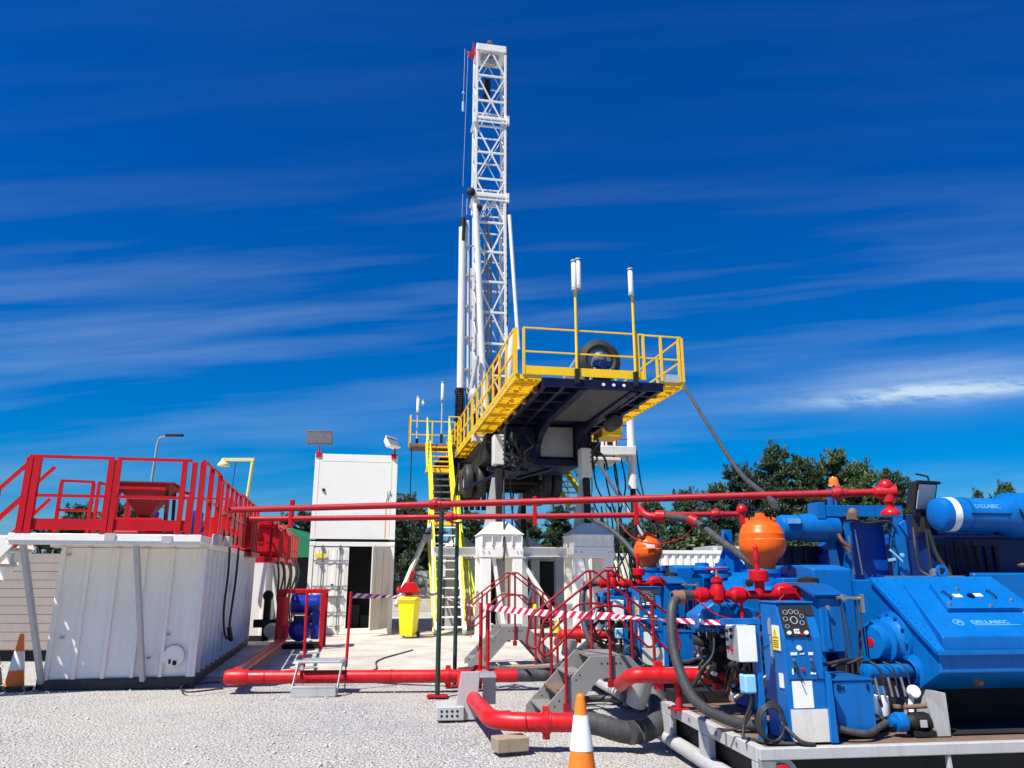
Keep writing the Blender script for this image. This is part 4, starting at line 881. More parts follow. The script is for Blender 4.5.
# ------------------------------------------------------------------ mast
MX, MY = 1.72, 15.5; MW = .76      # half width
mw = M['mastwhite']
def mast_section(zb, zt, cxb, cxt, hw, hd, n, leg, nm='mast_section', mat=mw):
    m = MB()
    def P_(sx, sy, z): f = (z-zb)/(zt-zb); return V((cxb+(cxt-cxb)*f+sx*hw, MY+sy*hd, z))
    for sx in (-1,1):
        for sy in (-1,1): m.bar(P_(sx,sy,zb), P_(sx,sy,zt), leg, leg, up=(0,1,0))
    ms = m.build(nm, mat, RG, .008)
    dz = (zt-zb)/n
    for i in range(n+1):
        z = zb+dz*i; m = MB(); k = leg*.42
        m.bar(P_(-1,-1,z), P_(1,-1,z), leg*.7, leg*.7, ext=0)
        m.bar(P_(-1,1,z), P_(1,1,z), leg*.5, leg*.5)
        for sx in (-1,1): m.bar(P_(sx,-1,z), P_(sx,1,z), leg*.5, leg*.5)
        m.build('girt', mat, ms)
    m = MB()
    for i in range(n):
        z = zb+dz*i; s_ = 1 if i % 2 == 0 else -1
        # paired diagonals that meet alternately on the upper and lower girts
        za, zc = (z, z+dz) if s_ > 0 else (z+dz, z)
        f = (za-zb)/(zt-zb)
        for sy in (-1,1):
            mid = (P_(-1,sy,za)+P_(1,sy,za))/2
            w_ = .065 if sy < 0 else .035; m.bar(P_(-1,sy,zc), mid, w_, w_); m.bar(P_(1,sy,zc), mid, w_, w_)
        for sx in (-1,1): m.bar(P_(sx,-1,z), P_(sx,1,z+dz), .035, .035)
    m.build('diagonal', mat, ms)
    return ms
mast_section(18.3, 26.7, 1.75, 1.75, .70, .52, 6, .115)
mast_section(7.2, 18.9, 1.92, 1.77, .65, .58, 8, .13)
m = MB(); m.box(1.0,MY-.62,26.66,2.50,MY+.62,27.06); m.build('crown_block', mw, RG, .03)
m = MB(); m.lathe((1.7,MY-.4,26.5),(0,1,0),[(.1,0),(.42,0),(.45,.04),(.40,.07),(.40,.2),(.45,.24),(.1,.24)],24); m.build('sheave', M['greylight'], RG)
m = MB(); m.box(1.55,MY-.3,27.082,1.85,MY,27.38); m.box(1.6,MY-.32,27.38,1.8,MY-.02,27.52); m.build('beacon_box', M['brass'], RG, .01)
m = MB(); m.box(.80,MY-.5,26.45,.94,MY-.1,26.8); m.box(.84,MY-.4,26.8,.90,MY-.2,27.2); m.bar((.55,MY-.3,26.7),(.95,MY-.3,26.55),.06,.06); m.bar((.6,MY-.3,26.4),(.9,MY-.3,26.7),.05,.05); m.build('crown_winch', M['red'], RG)
for z in (22.85, 18.75):
    m = MB(); m.box(.93,MY-.70,z-.05,2.57,MY-.60,z+.10); m.box(.95,MY-.68,z-.22,2.55,MY-.62,z-.14)
    for x_ in (.92, 2.50): m.box(x_,MY-.6,z-.05,x_+.09,MY+.6,z+.06); m.box(x_-.03,MY-.74,z-.28,x_+.12,MY-.6,z+.2)
    m.build('collar', mw, RG, .01)
m = MB(); m.tube([(.44,MY-.5,26.7),(.40,MY-.5,23.4)],.012,5); m.tube([(.60,MY-.5,26.6),(.46,MY-.5,19.2)],.010,5); m.tube([(.46,MY-.5,18.8),(.38,MY-.5,12.0)],.010,5); m.build('winch_line', M['greylight'], RG)
m = MB(); m.tube([(.40,MY-.5,23.7),(.40,MY-.5,23.2)],.06,8); m.ball((.40,MY-.5,24.2),.07,8,6); m.build('hook', M['softblue'], RG)
for (x, z, r) in ((.80,18.75,.20),(1.15,18.0,.17)):
    m = MB(); m.lathe((x,MY-1.0,z),(0,1,0),[(.001,0),(r*.7,.02),(r,.06),(r,.2),(r*.7,.24),(.001,.25)],14); m.box(x-r*.5,MY-.95,z-r*1.5,x+r*.2,MY-.8,z); m.box(x-r,MY-.9,z-.05,x+r,MY-.7,z+.05); m.build('fall_arrest_reel', M['dark'], RG)
m = MB(); m.box(1.45,MY-.1,24.4,1.8,MY+.2,25.5); m.build('travelling_block', M['dark'], RG, .05)
m = MB()
for i in range(40): z = 12.5+i*.36; m.box(2.50,MY-.74,z,2.57,MY-.68,z+.07)
m.tube([(2.54,MY-.7,12.4),(2.53,MY-.7,27)],.022,6); m.build('hose_chain', M['dark'], RG)
for (x0, x1, z0, z1, r) in ((1.62,1.60,9.5,18.0,.055),(1.78,1.74,8.0,18.0,.07),(1.95,1.88,8.0,17.0,.05),(2.25,2.15,7.5,16.0,.035)):
    m = MB(); m.tube([(x0,MY-.1,z0),(x1,MY-.1,z1)],r,8); m.build('guide_tube', M['steel'], RG)
m = MB(); m.tube([(2.62,MY-.75,17.8),(2.95,MY-1.2,11.2)],.085,12); m.tube([(2.5,MY-.6,8.5),(2.75,MY-.9,12)],.16,10); m.build('mast_strut', mw, RG)
m = MB(); m.tube([(1.02,MY-.85,18.15),(1.42,MY-.85,10.4),(1.72,MY-.85,7.4)],.14,12); m.build('raising_leg', mw, RG)
m = MB(); m.tube([(.62,MY-.85,18.4),(.62,MY-.85,17.6)],.01,5)
m.tube([(.47,MY-.9,9.4),(.43,MY-.9,16.9)],.16,14); rl = m.build('telescopic_cylinder', mw, RG)
m = MB(); m.tube([(.45,MY-.95,16.2),(.45,MY-.95,17.35)],.12,10); m.build('cylinder_head', M['dark'], rl)
m = MB(); m.tube([(.78,MY-.85,9.2),(.68,MY-.85,17.3)],.07,10); m.tube([(.94,MY-.8,9.0),(.86,MY-.8,15)],.05,8); m.build('telescopic_cylinder', mw, RG)
for i in range(5): z = 10.2+i*1.45; m = MB(); m.box(.5,MY-.98,z,.98,MY-.92,z+.05); m.box(.60,MY-1.04,z-.04,.74,MY-.9,z+.08); m.build('pipe_clip', M['grey'], rl)
m = MB()
rq = random.Random(4)
for i in range(18): m.lathe((.44+rq.uniform(-.04,.04),MY-.9,7.6+i*.10),(rq.uniform(-.1,.1),rq.uniform(-.1,.1),1),[(.12,0),(.20,.01),(.22,.04),(.20,.07),(.12,.08)],12)
m.tube([(.44,MY-.9,7.5),(.44,MY-.9,9.45)],.12,10)
for i in range(6): m.tube(spline([(.3+i*.09,MY-1.05,9.4),(.25+i*.12,MY-1.1,8.6),(.3+i*.08,MY-1.0,7.2)]),.03,6)
m.box(.2,MY-1.1,7.0,.6,MY-.3,7.6); m.build('spring_stack', M['dark'], RG)
m = MB(); m.ball((1.0,MY-1.2,9.0),.30,12,8,(.8,1,1.2)); m.tube([(.9,MY-1.1,9.3),(1.15,MY-1.1,10.8)],.10,8); m.build('hydraulic_motor', M['greylight'], RG)
for (x0, x1, z0, z1, mt) in ((1.05,1.55,6.2,8.4,'dark'),(1.75,2.35,6.2,9.0,'dark'),(2.1,2.3,9.0,11.2,'redworn'),(.5,.9,6.2,7.3,'steel')):
    m = MB(); m.box(x0,MY-.5,z0,x1,MY+.3,z1); m.build('drive_unit', M[mt], RG, .03)
# mast base frame resting on the deck tail
m = MB(); m.box(.7,MY-1.0,6.07,3.2,MY+1.0,6.3); m.box(.75,MY-.9,6.3,1.0,MY-.6,7.4); m.box(2.6,MY-.9,6.3,2.9,MY-.6,7.6); m.build('mast_base', mw, RG, .02)
# drill floor wing and stabiliser post on the right
m = MB(); m.box(3.9,8.6,5.75,6.0,11.4,6.05); m.box(3.2,8.4,5.5,5.4,9.2,5.61); m.build('drill_floor_wing', M['whitedirty'], RG, .02)
m = MB(); m.box(5.85,8.9,5.55,6.15,9.2,6.15); m.build('stabiliser_head', mw, RG, .02)
m = MB(); m.tube([(6.0,9.0,4.9),(6.0,9.0,7.5)],.14,14); m.tube([(6.0,9.0,4.6),(6.0,9.0,5.1)],.17,14); m.build('stabiliser_cylinder', mw, RG)
m = MB(); m.tube([(6.0,9.0,0.1),(6.0,9.0,4.6)],.10,12); m.box(5.9,8.75,0,6.4,9.25,.1); m.build('stabiliser_rod', M['dark'], RG)
m = MB(); m.tube([(4.7,9.0,5.6),(6.95,9.0,1.9)],.06,10); m.build('brace', mw, RG)
guardrail(RG, [(5.0,9.0,5.9),(5.9,9.0,5.9)], 1.0, mat=M['redworn'], posts=along((5.0,9.0,5.9),(5.9,9.0,5.9),3), kick=.15)
m = MB(); m.box(5.1,9.3,5.92,5.6,9.7,6.6); m.build('control_cabinet', mw, RG, .02)
m = MB(); m.box(5.2,9.28,6.2,5.4,9.30,6.45); m.build('window', M['void'], RG)
rh = random.Random(5)
for i in range(9):
    x = 4.3+i*.24; y = 8.8+rh.random(); z0 = 5.8+rh.random()*.2; x1 = x+rh.uniform(-.2,.9); x2 = x+rh.uniform(-.3,.8)
    m = MB(); m.tube(spline([(x,y,z0),(x+.1,y-.1,4.7),(x1,y-.2,3.2),(x2,y-.3,1.6),(x2+.2,y-.5,.3)]), .028, 6); m.build('hydraulic_hose', M['hosey'] if i in (1,) else M['black'], RG)
for i in range(5):
    x = 3.55+i*.14; m = MB(); m.tube(spline([(x,5.0,3.6),(x+.08,4.9,2.6),(x+.35,4.7,1.5),(x+.3,4.4,.4)]), .022, 6); m.build('hydraulic_hose', M['hosey'] if i % 2 else M['black'], RG)
for (a, b, c, dd_) in (((.55,4.5,4.6),(.5,4.2,3.4),(.45,3.8,2.3),(.4,3.75,2.0)),((-.3,8,5.2),(-.5,8,3.5),(-.4,8,2),(-.5,8,.3)),((1.0,6,4.6),(1.1,6,3.4),(1.4,6,2.9),(1.6,6,2.4)),((1.7,9,4.6),(1.65,9,3.4),(1.7,9,2.6),(1.8,9,2.3))):
    m = MB(); m.tube(spline([a,b,c,dd_]), .03, 6); m.build('hydraulic_hose', M['black'], RG)
# stair on the right, behind (yellow)
S2 = empty('access_stair', 'small yellow stair under the trailer, between the two legs', 'stair', rw(3.75,10.0,0), 10.8)
stair(S2, (.45,-.3,4.0), (-.25,1.4,6.2), .7, 10, M['lemon'], M['steel'], side=(1,0,0), hand=(1,-1), hmat=M['lemon'])
m = MB(); m.box(.05,-1.1,3.85,.85,-.3,3.95); m.box(.1,-1.0,0,.16,-.94,3.85); m.box(.75,-1.0,0,.81,-.94,3.85); m.build('landing', M['grey'], S2)
# the main stair up to the rig floor
S1 = empty('access_stair', 'long straight stair, white below and yellow above, climbing to the rig walkway', 'stair', (-1.72, 21.75, 0), 10)
stair(S1, (0,0,.1), (.0,2.55,3.25), .80, 12, M['white'], M['white'], hand=(-1,1), hmat=M['lemon'], sw=.10, sh=.26, hh=.9, tread_d=.26)
m = MB(); m.box(-.45,2.5,3.20,.45,3.0,3.30); m.build('landing', M['yellow'], S1, .01)
stair(S1, (0,3.0,3.3), (0,5.0,5.3), .74, 8, M['lemon'], M['steel'], hand=(-1,1), hmat=M['lemon'], sw=.10, sh=.24, hh=1.05, tread_d=.2)
m = MB(); m.box(-.5,4.95,5.22,.5,5.5,5.36); m.build('landing', M['yellow'], S1, .01)
stair(S1, (0,5.4,5.4), (0,6.4,6.45), .84, 5, M['lemon'], M['yellow'], hand=(-1,1), hmat=M['lemon'], sw=.08, sh=.22, hh=1.05)
m = MB(); m.box(-1.05,6.4,6.38,.75,7.5,6.5); m.build('landing', M['brass'], S1, .01)
guardrail(S1, [(-1.05,7.45,6.5),(.75,7.45,6.5)], 1.1, mat=M['yellow'], posts=along((-1.05,7.45,6.5),(.75,7.45,6.5),3), kick=.0)
guardrail(S1, [(-1.05,6.4,6.5),(-1.05,7.45,6.5)], 1.1, mat=M['yellow'], kick=.0)
guardrail(S1, [(.42,6.4,6.5),(.8,6.4,6.5)], 1.1, mat=M['yellow'], kick=.0)
for x in (-.95, .65):
    m = MB(); m.box(x-.02,7.0,0,x+.02,7.04,6.38); m.build('support_post', M['dark'] if x < 0 else M['grey'], S1)
m = MB(); m.bar((-.45,2.6,3.2),(-1.5,.6,.8),.10,.14); m.build('support_strut', M['whitedirty'], S1, .008)
m = MB(); m.prism([(-.6,2.9),(-.42,2.9),(-.42,2.2)],(0,2.5,0),(1,0,0),(0,0,1),(0,.05,0)); m.build('gusset', M['whitedirty'], S1)
for i in range(3):
    m = MB(); m.tube(spline([(.42+i*.05,3.1,4.2),(.50+i*.05,2.9,3.1),(.60+i*.07,2.0,2.0),(.72+i*.07,1.0,.9),(.85+i*.05,.3,.05)]), .028, 6)
    m.build('yellow_hose', M['hosey'] if i else M['lemon'], S1)
m = MB(); m.tube(spline([(-.45,3.0,4.0),(-.5,2.8,3.0),(-.48,1.8,1.9),(-.46,.8,.9),(-.45,.1,.1)]), .035, 6); m.build('yellow_hose', M['lemon'], S1)
# hose from the deck corner down to the dampener
m = MB(); m.tube(spline([rw(4.12,0,6.02), (4.05,15.2,4.7), (3.75,12.3,3.3), (3.45,10.3,2.72), (3.0,8.6,2.42), (2.65,7.6,2.30)]), .038, 8)
tag(m.build('pressure_hose', M['hose']), 'long black hose hanging from the yellow deck corner to the large orange dampener', 'hose')
m = MB(); m.tube(spline([(-3.35,22.4,3.9),(-2.9,23.5,3.0),(-2.3,24.5,2.95)]), .03, 6); m.tube(spline([(-3.30,22.4,4.0),(-3.0,24.5,3.6),(-2.6,26.6,3.3)]),.02,6)
tag(m.build('power_cable', M['black']), 'black cables slung from the upper container to the yellow stair', 'cable')
# ------------------------------------------------------------------ mud pump units (local frame: x right, y away)
def text_obj(txt, size, parent, mat, mtx, name='lettering', extr=.001, bold=0):
    cu = bpy.data.curves.new(name, 'FONT'); cu.body = txt; cu.size = size; cu.extrude = extr; cu.offset = bold
    tmp = bpy.data.objects.new(name, cu); COL.objects.link(tmp)
    dg = bpy.context.evaluated_depsgraph_get(); me = bpy.data.meshes.new_from_object(tmp.evaluated_get(dg))
    bpy.data.objects.remove(tmp); me.materials.clear(); me.materials.append(mat)
    o = bpy.data.objects.new(name, me); COL.objects.link(o); o.parent = parent; o.matrix_local = mtx; return o
def frame_mtx(o, u, v):
    u = V(u).normalized(); v = V(v); v = (v-u*v.dot(u)).normalized(); w = u.cross(v)
    m = Matrix((u, v, w)).transposed().to_4x4(); m.translation = V(o); return m
def pump_unit(label, loc, rz, first=True):
    t = empty('mud_pump_unit', label, 'mud pump', loc, rz, 'blue mud pump units on grey skids')
    B = M['blue']; LX = 6.4
    # skid
    m = MB(); m.box(.03,.03,.40,LX,2.42,.452); m.build('skid_deck', M['rusty'], t)
    m = MB(); m.box(-.02,-.03,.385,LX,.03,.462); m.box(.0,-.02,.02,LX,.025,.07)
    for x in (0,.0): m.box(-.02,-.025,.07,.10,.024,.385)
    for x in (1.42,2.9,4.4,5.8): m.prism([(-.03,.07),(.03,.07),(.012,.384),(-.012,.384)],(x,-.02,0),(1,0,0),(0,0,1),(0,.04,0))
    m.build('skid_rail', M['greylight'], t, .006)
    m = MB(); m.box(.1,.12,.03,LX,.16,.39); m.box(.08,.16,.03,.12,2.3,.39); m.box(.1,2.30,.03,LX,2.34,.39); m.build('skid_web', M['dark'], t)
    m = MB(); m.box(-.02,.032,.36,.05,2.05,.463)
    for y in (.032,.95,1.9): m.box(-.018,y,.13,.045,y+(.10 if y < .5 else .22),.358)
    m.prism([(2.05,.463),(2.42,.40),(2.45,.25),(2.25,.10),(2.05,.10)],(-.016,0,0),(0,1,0),(0,0,1),(.06,0,0))
    m.build('skid_rail', M['greylight'], t, .006)
    m = MB(); m.tube([(.015,.0,.13),(.015,2.2,.13)],.065,14); m.build('skid_runner', M['greylight'], t)
    m = MB()
    for y in (.35,.75,1.35,1.7): m.box(-.025,y,.40,-.02,y+.03,.43)
    m.box(-.025,.55,.36,-.0205,.57,.46); m.build('rust_mark', M['rusty'], t)
    m = MB(); m.lathe((.14,.05,.27),(0,-1,0),[(.001,.075),(.085,.07),(.09,.055),(.09,.05)],20); fl = m.build('blind_flange', M['pipered'], t)
    m = MB(); m.lathe((.14,.05,.27),(0,-1,0),[(.092,.05),(.13,.048),(.13,-.02)],20); m.build('flange_ring', M['grey'], fl)
    for x in (2.15, 2.22, 2.35): m = MB(); m.lathe((x,.12,.18),(0,-1,0),[(.001,.05),(.028,.045),(.03,0)],10); m.build('drain_plug', M['brass'] if x > 2.2 else M['steel'], t)
    # console
    m = MB(); m.prism([(.10,.463),(.10,1.19),(.19,1.43),(.45,1.43),(.45,.463)],(.27,0,0),(0,1,0),(0,0,1),(.295,0,0)); m.box(.262,.17,1.432,.573,.46,1.445)
    cs = m.build('console', B, t, .004); cs.location.x = .02
    m = MB(); m.box(.278,.09,.47,.56,.0995,.69); m.build('kick_plate', M['whitedirty'], cs)
    m = MB(); m.box(.305,.094,.70,.46,.0995,.885); m.build('data_plate', M['paper'], cs)
    gm = frame_mtx((.285,.0955,1.195),(1,0,0),(0,.09,.24)); 
    m = MB(); m.box(0,0,-.004,.20,.235,.006); m.box(.205,.16,-.004,.27,.235,.003); gp = m.build('gauge_panel', M['ink'], cs); gp.matrix_local = gm
    for (gx,gy,gr) in ((.04,.18,.018),(.085,.185,.018),(.13,.18,.018),(.165,.15,.016),(.03,.13,.018),(.095,.12,.030),(.155,.10,.018),(.03,.075,.016)):
        m = MB(); m.lathe((gx,gy,.006),(0,0,1),[(gr*.75,.004),(gr*.8,.008),(gr,.008),(gr*1.02,0)],14); g_ = m.build('gauge', M['grey'], gp)
    for gx in (.03,.165): m = MB(); m.lathe((gx,.025,.006),(0,0,1),[(.001,.02),(.014,.018),(.015,0)],12); m.build('knob', M['paper'], gp)
    m = MB(); m.box(.075,.022,.006,.118,.055,.010); lb = m.build('badge', M['paper'], gp)
    text_obj('CAT', .021, lb, M['ink'], Matrix.Translation((.078,.031,.0105)), bold=.0006)
    m = MB(); m.box(.10,.012,.006,.142,.021,.011); m.build('badge', M['red'], gp)
    for (x0,z0,x1,z1,mt) in ((.315,1.065,.365,1.085,'paper'),(.385,1.07,.42,1.082,'paper'),(.455,1.065,.49,1.085,'paper'),(.315,.93,.325,.97,'paper'),(.46,.93,.50,.945,'paper')):
        m = MB(); m.box(x0,.095,z0,x1,.0995,z1); m.build('label_plate', M[mt], cs)
    for (x,z,mt,r) in ((.385,1.115,'paper',.020),(.400,.965,'red',.012),(.335,1.03,'steel',.011),(.472,1.03,'steel',.011),(.34,.97,'ink',.014),(.474,.97,'green',.012)):
        m = MB(); m.lathe((x,.0995,z),(0,-1,0),[(.001,.016),(r*.9,.014),(r,0)],12); m.build('knob', M[mt], cs)
    for (a,b_) in (((.335,.085,1.03),(.352,.055,.96)),((.472,.085,1.03),(.475,.055,.975)),((.34,.08,.97),(.365,.06,.88))): m = MB(); m.tube([a,b_],.005,6); m.build('toggle_lever', M['ink'], cs)
    m = MB(); m.box(.285,.093,.892,.555,.0995,.897); m.build('seam', M['ink'], cs)
    m = MB(); m.box(.262,.155,1.09,.2695,.265,1.27); sg = m.build('warning_sign', M['paper'], cs)
    m = MB(); m.box(.2605,.158,1.093,.2618,.262,1.18); m.prism([(.165,1.188),(.255,1.188),(.21,1.262)],(.2605,0,0),(0,1,0),(0,0,1),(.0014,0,0)); m.build('yellow_field', M['signy'], sg)
    m = MB(); m.box(.2596,.160,1.180,.2604,.260,1.184); m.box(.2596,.205,1.21,.2604,.215,1.238); m.box(.2596,.205,1.197,.2604,.215,1.203)
    for k in range(4): m.box(.2596,.17,1.112+k*.015,.2604,.25,1.118+k*.015)
    m.build('warning_marks', M['ink'], sg)
    m = MB(); m.box(.262,.15,.83,.2695,.21,.93); m.build('label_plate', M['paper'], cs)
    m = MB(); m.box(.262,.29,.98,.2695,.315,1.32); m.box(.255,.29,1.2,.262,.315,1.3); m.build('switch_strip', M['grey'], cs)
    # rail post and switch box at the left of the console
    m = MB(); m.box(.085,.14,.463,.13,.22,1.28); m.box(-.16,.14,1.282,.14,.20,1.325); m.build('box_stand', B, t, .004)
    m = MB(); m.box(-.055,.105,1.02,.082,.34,1.275); eb = m.build('switch_box', M['paper'], t, .006)
    m = MB(); m.box(-.062,.125,1.03,-.0555,.33,1.265); fp = m.build('front_plate', M['galv'], eb)
    for (y,z,mt) in ((.29,1.23,'ink'),(.29,1.17,'ink'),(.29,1.11,'ink'),(.22,1.19,'ink'),(.22,1.10,'red'),(.22,1.24,'ink')): m = MB(); m.lathe((-.062,y,z),(-1,0,0),[(.001,.015),(.014,.014),(.015,0)],10); m.build('push_button', M[mt], fp)
    m = MB(); m.box(-.02,.13,.80,.07,.24,.93); m.build('socket_box', M['softblue'], t, .012)
    m = MB(); m.tube(spline([(.02,.2,1.02),(.0,.17,.9),(.03,.16,.75),(-.02,.2,.6),(-.06,.15,.5)]),.012,6); m.tube(spline([(.05,.2,1.02),(.06,.22,.7),(.0,.3,.55),(-.1,.45,.49)]),.010,6)
    for k in range(5):
        cx, cy = .14+k*.01, .16+k*.01; r = .10+k*.006; m.tube([(cx+r*math.cos(a)*.9, cy-.08+.02*k, .60+r*math.sin(a)*1.15) for a in [i*math.pi/9 for i in range(19)]], .010, 6)
    m.tube(spline([(.22,.1,.60),(.3,-.0,.50),(.40,-.01,.475),(.30,.05,.47),(.12,.12,.47),(.0,.3,.47)]),.014,6)
    m.build('cable_coil', M['black'], t)
    m = MB(); m.prism([(.575,.463),(.635,.463),(.625,.93),(.59,.95)],(0,.07,0),(1,0,0),(0,0,1),(0,.22,0)); m.build('side_bracket', B, t, .004)
    # day tank
    m = MB(); m.box(.71,.20,.50,1.02,.62,.865); tk = m.build('day_tank', B, t, .006)
    m = MB(); m.box(.70,.19,.866,1.03,.63,.882); m.build('tank_lid', M['bluedirty'], tk, .004)
    m = MB(); m.box(.73,.19,.80,.76,.1995,.84); m.box(.775,.192,.80,.785,.1995,.83); m.box(.97,.19,.80,.985,.1995,.84); m.build('latch', M['navy'], tk)
    # mid housing and gear case
    m = MB(); m.prism([(.70,1.02),(.70,1.46),(.95,1.55),(1.3,1.55),(1.3,1.62),(2.2,1.62),(2.2,.463),(1.25,.463),(1.25,1.0)],(.93,0,0),(0,1,0),(0,0,1),(.20,0,0)); m.prism([(1.27,.463),(1.27,1.70),(1.5,1.74),(2.2,1.62),(2.2,.463)],(1.215,0,0),(0,1,0),(0,0,1),(.38,0,0)); gh = m.build('gear_housing', B, t, .01)
    m = MB(); m.prism([(.68,1.462),(.95,1.552),(1.28,1.552),(1.28,1.572),(.95,1.572),(.66,1.482)],(.88,0,0),(0,1,0),(0,0,1),(.27,0,0)); m.build('housing_flange', M['bluedirty'], gh)
    m = MB(); m.box(.90,1.0,1.573,1.10,1.25,1.580); m.box(.93,.72,1.475,1.1,.80,1.50); m.build('rust_patch', M['rusty'], gh)
    m = MB(); m.box(1.22,1.75,1.60,1.50,2.15,1.74); m.box(1.16,1.85,1.62,1.9,2.2,1.66); m.build('top_cover', B, gh, .01)
    m = MB(); m.box(1.28,1.735,1.65,1.40,1.748,1.715); m.lathe((1.08,1.12,1.573),(0,0,1),[(.09,0),(.09,.04),(.06,.05),(.001,.06)],14); m.build('breather', M['dark'], gh)
    m = MB(); m.tube([(.985,.69,1.12),(.985,.69,1.36)],.014,8); m.box(.97,.68,1.05,1.0,.70,1.12); m.build('sight_tube', B, gh)
    m = MB(); m.box(.935,.74,.463,.97,1.24,1.018); m.box(1.09,.74,.463,1.125,1.24,1.018); m.build('housing_foot', B, gh)
    m = MB()
    for (x0,z0,x1,z1) in ((1.10,1.47,1.02,.62),(1.13,1.42,1.08,.60),(1.24,1.47,1.10,.60),(1.28,1.40,1.12,.62)): m.tube(spline([(x0,.66,z0),((x0+x1)/2+.02,.62,(z0+z1)/2),(x1,.6,z1)]),.008,6)
    m.build('grease_line', M['black'], t)
    m = MB(); m.tube([(1.06,.64,1.46),(1.30,.64,1.45)],.015,8); m.lathe((1.10,.62,1.46),(0,-1,0),[(.001,.03),(.026,.025),(.028,0)],12); m.box(1.26,.62,1.34,1.29,.66,1.49); m.lathe((.98,.66,1.38),(0,-1,0),[(.001,.02),(.018,.015),(.02,0)],10); m.build('grease_manifold', M['steel'], t)
    # power end
    XE = 2.82
    m = MB(); m.prism([(.20,.91),(.20,1.05),(.97,1.60),(1.95,1.60),(2.15,1.3),(2.15,.75),(.50,.75)],(1.60,0,0),(0,1,0),(0,0,1),(XE-1.60,0,0)); pe = m.build('power_end', B, t, .006)
    m = MB(); m.bar((1.60,.175,1.06),(1.60,.95,1.612),.07,.03,up=(0,0,1)); m.box(1.57,.155,1.045,XE,.198,1.075); m.build('seam_flange', M['blue'], pe)
    q = MB()
    for i in range(16): c = V((1.60,.175,1.08)).lerp(V((1.60,.95,1.632)), i/15); q.lathe(c,(0,-.58,.81),[(.001,.006),(.006,.006),(.007,-.005)],6)
    for i in range(22): q.lathe((1.66+i*.06,.178,1.075),(0,0,1),[(.001,.004),(.005,.004),(.006,-.002)],6)
    q.build('bolt', M['blue'], pe)
    m = MB()
    vs = [(1.66,.21,1.077),(XE-.02,.21,1.077),(XE-.02,.21,1.175),(1.66,.21,1.175),(1.86,.97,1.63),(XE-.04,.97,1.63),(1.80,1.3,1.62),(XE-.04,1.3,1.62),(1.72,1.3,1.59),(XE-.02,1.3,1.59)]
    m.add(vs, [(0,1,2,3),(3,2,5,4),(4,5,7,6),(0,3,4),(0,4,6,8),(1,9,7,5),(1,5,2),(6,7,9,8)]); cv = m.build('crankcase_cover', B, pe, .006)
    A0 = V((1.66,.21,1.175)); up_ = (V((1.86,.97,1.63))-V((1.66,.21,1.175))); slope = V((0,up_.y,up_.z)); L_ = slope.length; sn = slope.normalized()
    cm = frame_mtx((1.66,.21,1.175),(1,0,0),sn)      # x along, y up the slope, z out
    m = MB(); m.prism([(.22,.36),(.98,.36),(.94,.74),(.32,.74)],(0,0,.004),(1,0,0),(0,1,0),(0,0,.034)); lid = m.build('inspection_lid', B, cv); lid.matrix_local = cm @ Matrix.Translation((.06,-.03,0))
    for (x,y) in ((.40,.52),(.60,.53)): m = MB(); m.box(x,y,.0385,x+.07,y+.045,.042); m.build('label_plate', M['paper'], lid)
    for (x,y) in ((.335,.49),(.76,.50)): m = MB(); m.tube(fillet([(x,y,.038),(x,y,.062),(x-.01,y+.10,.062),(x-.01,y+.10,.038)],.01,3),.006,6); m.build('lid_handle', M['navy'], lid)
    for (x,y) in ((.27,.42),(.88,.47),(.50,.64),(.62,.385)): m = MB(); m.lathe((x,y,.038),(0,0,1),[(.016,0),(.016,.012),(.008,.014),(.008,.025),(.001,.026)],10); m.build('clamp_nut', M['steel'], lid)
    m = MB(); m.lathe((.55,.535,.038),(0,0,1),[(.03,0),(.03,.015),(.001,.02)],14); m.build('breather_cap', M['navy'], lid)
    emb = MB(); emb.lathe((.27,.185,.0),(0,0,1),[(.034,.0015),(.035,.003),(.041,.003),(.042,.0015)],24); emb.bar((.25,.17,.003),(.285,.20,.003),.012,.002); emb.bar((.26,.205,.003),(.295,.175,.003),.006,.002)
    e_ = emb.build('emblem', M['chip'], cv); e_.matrix_local = cm
    text_obj('DELLABEC', .062, cv, M['chip'], cm @ Matrix.Translation((.385,.165,.002)) @ Matrix.Diagonal((1.15,1,1,1)), bold=.0012)
    m = MB(); m.box(.39,.145,.0,.80,.152,.003); u_ = m.build('underline', M['chip'], cv); u_.matrix_local = cm
    m = MB(); m.box(.95,.20,.0,1.15,.42,.004); sg = m.build('safety_sign', M['paper'], cv); sg.matrix_local = cm @ Matrix.Translation((.02,0,0))
    m = MB(); m.lathe((1.02,.36,.0045),(0,0,1),[(.022,0),(.022,.001),(.032,.001),(.032,0)],16)
    for k in range(3): m.box(.97,.23+k*.03,.0045,1.12,.242+k*.03,.0055)
    s2 = m.build('sign_marks', M['red'], sg)
    m = MB(); m.lathe((2.50,1.25,1.68),(0,-1,0),[(.035,-.012),(.06,-.012),(.06,.012),(.035,.012),(.035,-.012)],16); m.build('lifting_eye', B, pe)
    m = MB(); m.lathe((1.60,.74,1.10),(-1,0,0),[(.24,0),(.24,.03),(.205,.04),(.195,.06),(.185,.10),(.18,.13)],32); m.lathe((1.44,.70,1.10),(-1,-.30,0),[(.18,0),(.18,.02),(.14,.03),(.135,.10),(.13,.11),(.001,.111)],32); bh = m.build('bearing_housing', B, pe)
    q = MB()
    for k in range(12): a = k*math.pi/6; q.lathe((1.56,.74+.222*math.cos(a),1.10+.222*math.sin(a)),(-1,0,0),[(.013,0),(.013,.02),(.001,.02)],6)
    for k in range(10): a = k*math.pi/5; q.lathe((1.45,.74+.17*math.cos(a),1.10+.17*math.sin(a)),(-1,0,0),[(.011,0),(.011,.015),(.001,.015)],6)
    q.build('bolt', M['bluedirty'], bh)
